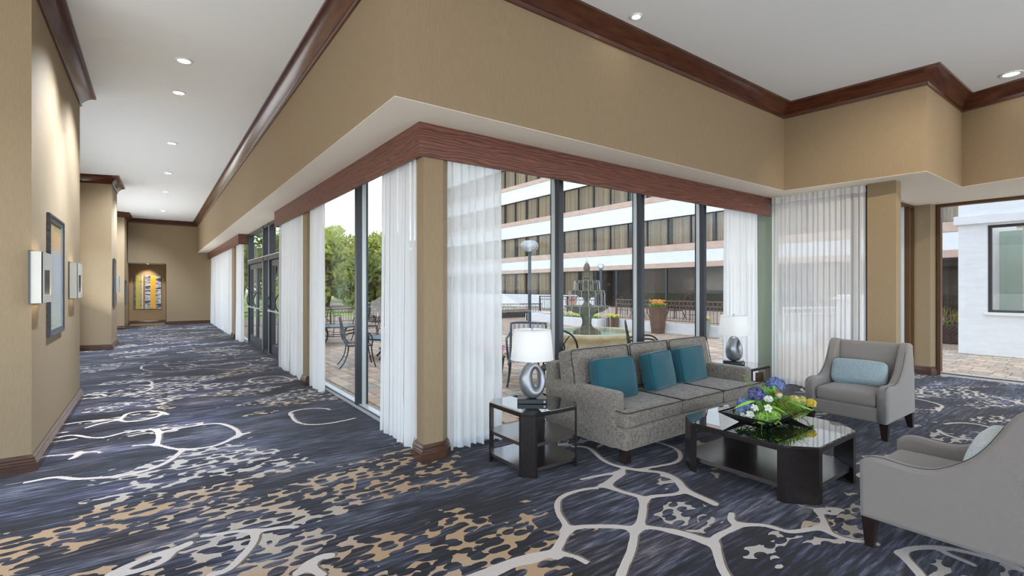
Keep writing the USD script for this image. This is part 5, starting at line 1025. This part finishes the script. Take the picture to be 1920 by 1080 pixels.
for s in (-1, 1):
    obj('side_rail', tube(spl([(s * .31, -.5, .36), (s * .31, -.4, .40), (s * .31, .33, .40), (s * .31, .5, .58), (s * .31, .74, .90)], 5), .02, 6), M['post'], ch)
    obj('arm', tube(spl([(s * .33, .62, .74), (s * .36, .3, .70), (s * .36, -.1, .66), (s * .33, -.2, .40)], 5), .018, 6), M['post'], ch)
    for y in (-.35, .3): obj('leg', tube(spl([(s * .31, y, .40), (s * .31, y + .02, .2), (s * .34, y - .1, .01)], 4), .018, 6), M['post'], ch)
    obj('skid', tube(spl([(s * .34, -.45, .02), (s * .31, -.1, .18), (s * .34, .2, .02)], 5), .014, 5), M['post'], ch)
obj('head_bar', tube(spl([(-.31, .74, .90), (-.1, .75, .915), (.1, .75, .905), (.31, .74, .90)], 4), .02, 6), M['post'], ch)

# ---------------------------------------------------------------- trees
def tree(label, x, y, h, w, m, seed, trunk=.2, n=4200, leaf=.30, name='tree', base=.12):
    r = np.random.default_rng(seed); t = thing(name, label, 'tree', (x, y, -.04)); nb = 26
    C = np.column_stack([r.normal(0, .30 * w, nb), r.normal(0, .30 * w, nb), h * (base + .06 + (.86 - base) * r.random(nb))]); C[:, :2] *= (1.25 - .75 * (C[:, 2] / h - .3) ** 1).clip(.35, 1.2)[:, None]; C[:, :2] *= np.minimum(1, .36 * w / np.maximum(np.linalg.norm(C[:, :2], axis=1), 1e-6))[:, None]
    S = w * r.uniform(.13, .2, nb)
    i = r.integers(0, nb, n); d = r.normal(size=(n, 3)); d /= np.linalg.norm(d, axis=1, keepdims=True); c = C[i] + d * S[i][:, None] * r.uniform(.75, 1.05, n)[:, None] * np.array([1, 1, .8])
    a = r.normal(size=(n, 3)); a /= np.linalg.norm(a, axis=1, keepdims=True); b = np.cross(a, d + r.normal(size=(n, 3)) * .5); b /= np.linalg.norm(b, axis=1, keepdims=True); s = leaf * r.uniform(.6, 1.2, n)[:, None]
    v = np.stack([c - a * s, c + b * s * .45, c + a * s, c - b * s * .45], 1).reshape(-1, 3); k = np.arange(n) * 4
    obj('foliage', TM(v, np.vstack([np.stack([k, k + 1, k + 2], 1), np.stack([k, k + 2, k + 3], 1)])), M[m], t, kind='stuff', smooth=False)
    tr_ = [tube(spl([(0, 0, 0), (.05 * w, .02, h * .3), (0, 0, h * .75)], 4), np.linspace(trunk, trunk * .35, 9), 8)]
    for q in range(6): tr_.append(tube([(0, 0, h * (.2 + .08 * q)), C[q] * np.array([.5, .5, 1]) * .9 + np.array([0, 0, .0]), C[q]], [trunk * .35, trunk * .2, .03], 5))
    obj('trunk', tr_, M['bark'], t)
for lab, px, d, h, w, m, s in [
    ('broad green tree behind the patio at the left edge of the window beside the sheer', 612, 38, 5.5, 6.5, 'leaf', 21), ('pale yellow-green tree rising highest left of the mullion', 640, 64, 9.6, 7.5, 'leaf_pale', 22),
    ('dark leafy tree low behind the mullion', 664, 50, 6.6, 7, 'leaf_dark', 23), ('bright green tree right of the mullion', 700, 55, 7.6, 8, 'leaf', 24), ('green tree half hidden by the sheer right of the mullion', 738, 40, 5.9, 6.5, 'leaf', 25),
    ('dark low tree overhanging the lawn right of the mullion', 712, 32, 3.6, 4.6, 'leaf_dark', 26), ('tree filling the gap behind the double glass door', 505, 44, 6.6, 7, 'leaf_dark', 27), ('tree behind the sheer left of the tall patio window', 565, 56, 8.2, 8, 'leaf', 28), ('tree at the far left seen through the door side light', 455, 68, 10.0, 8, 'leaf_dark', 29)]:
    u = (px - 960) / F; x, y = d * (math.sin(YAW) + u * math.cos(YAW)), d * (math.cos(YAW) - u * math.sin(YAW)); tree(lab, x, y, h, w, m, s, n=5200, leaf=.26)
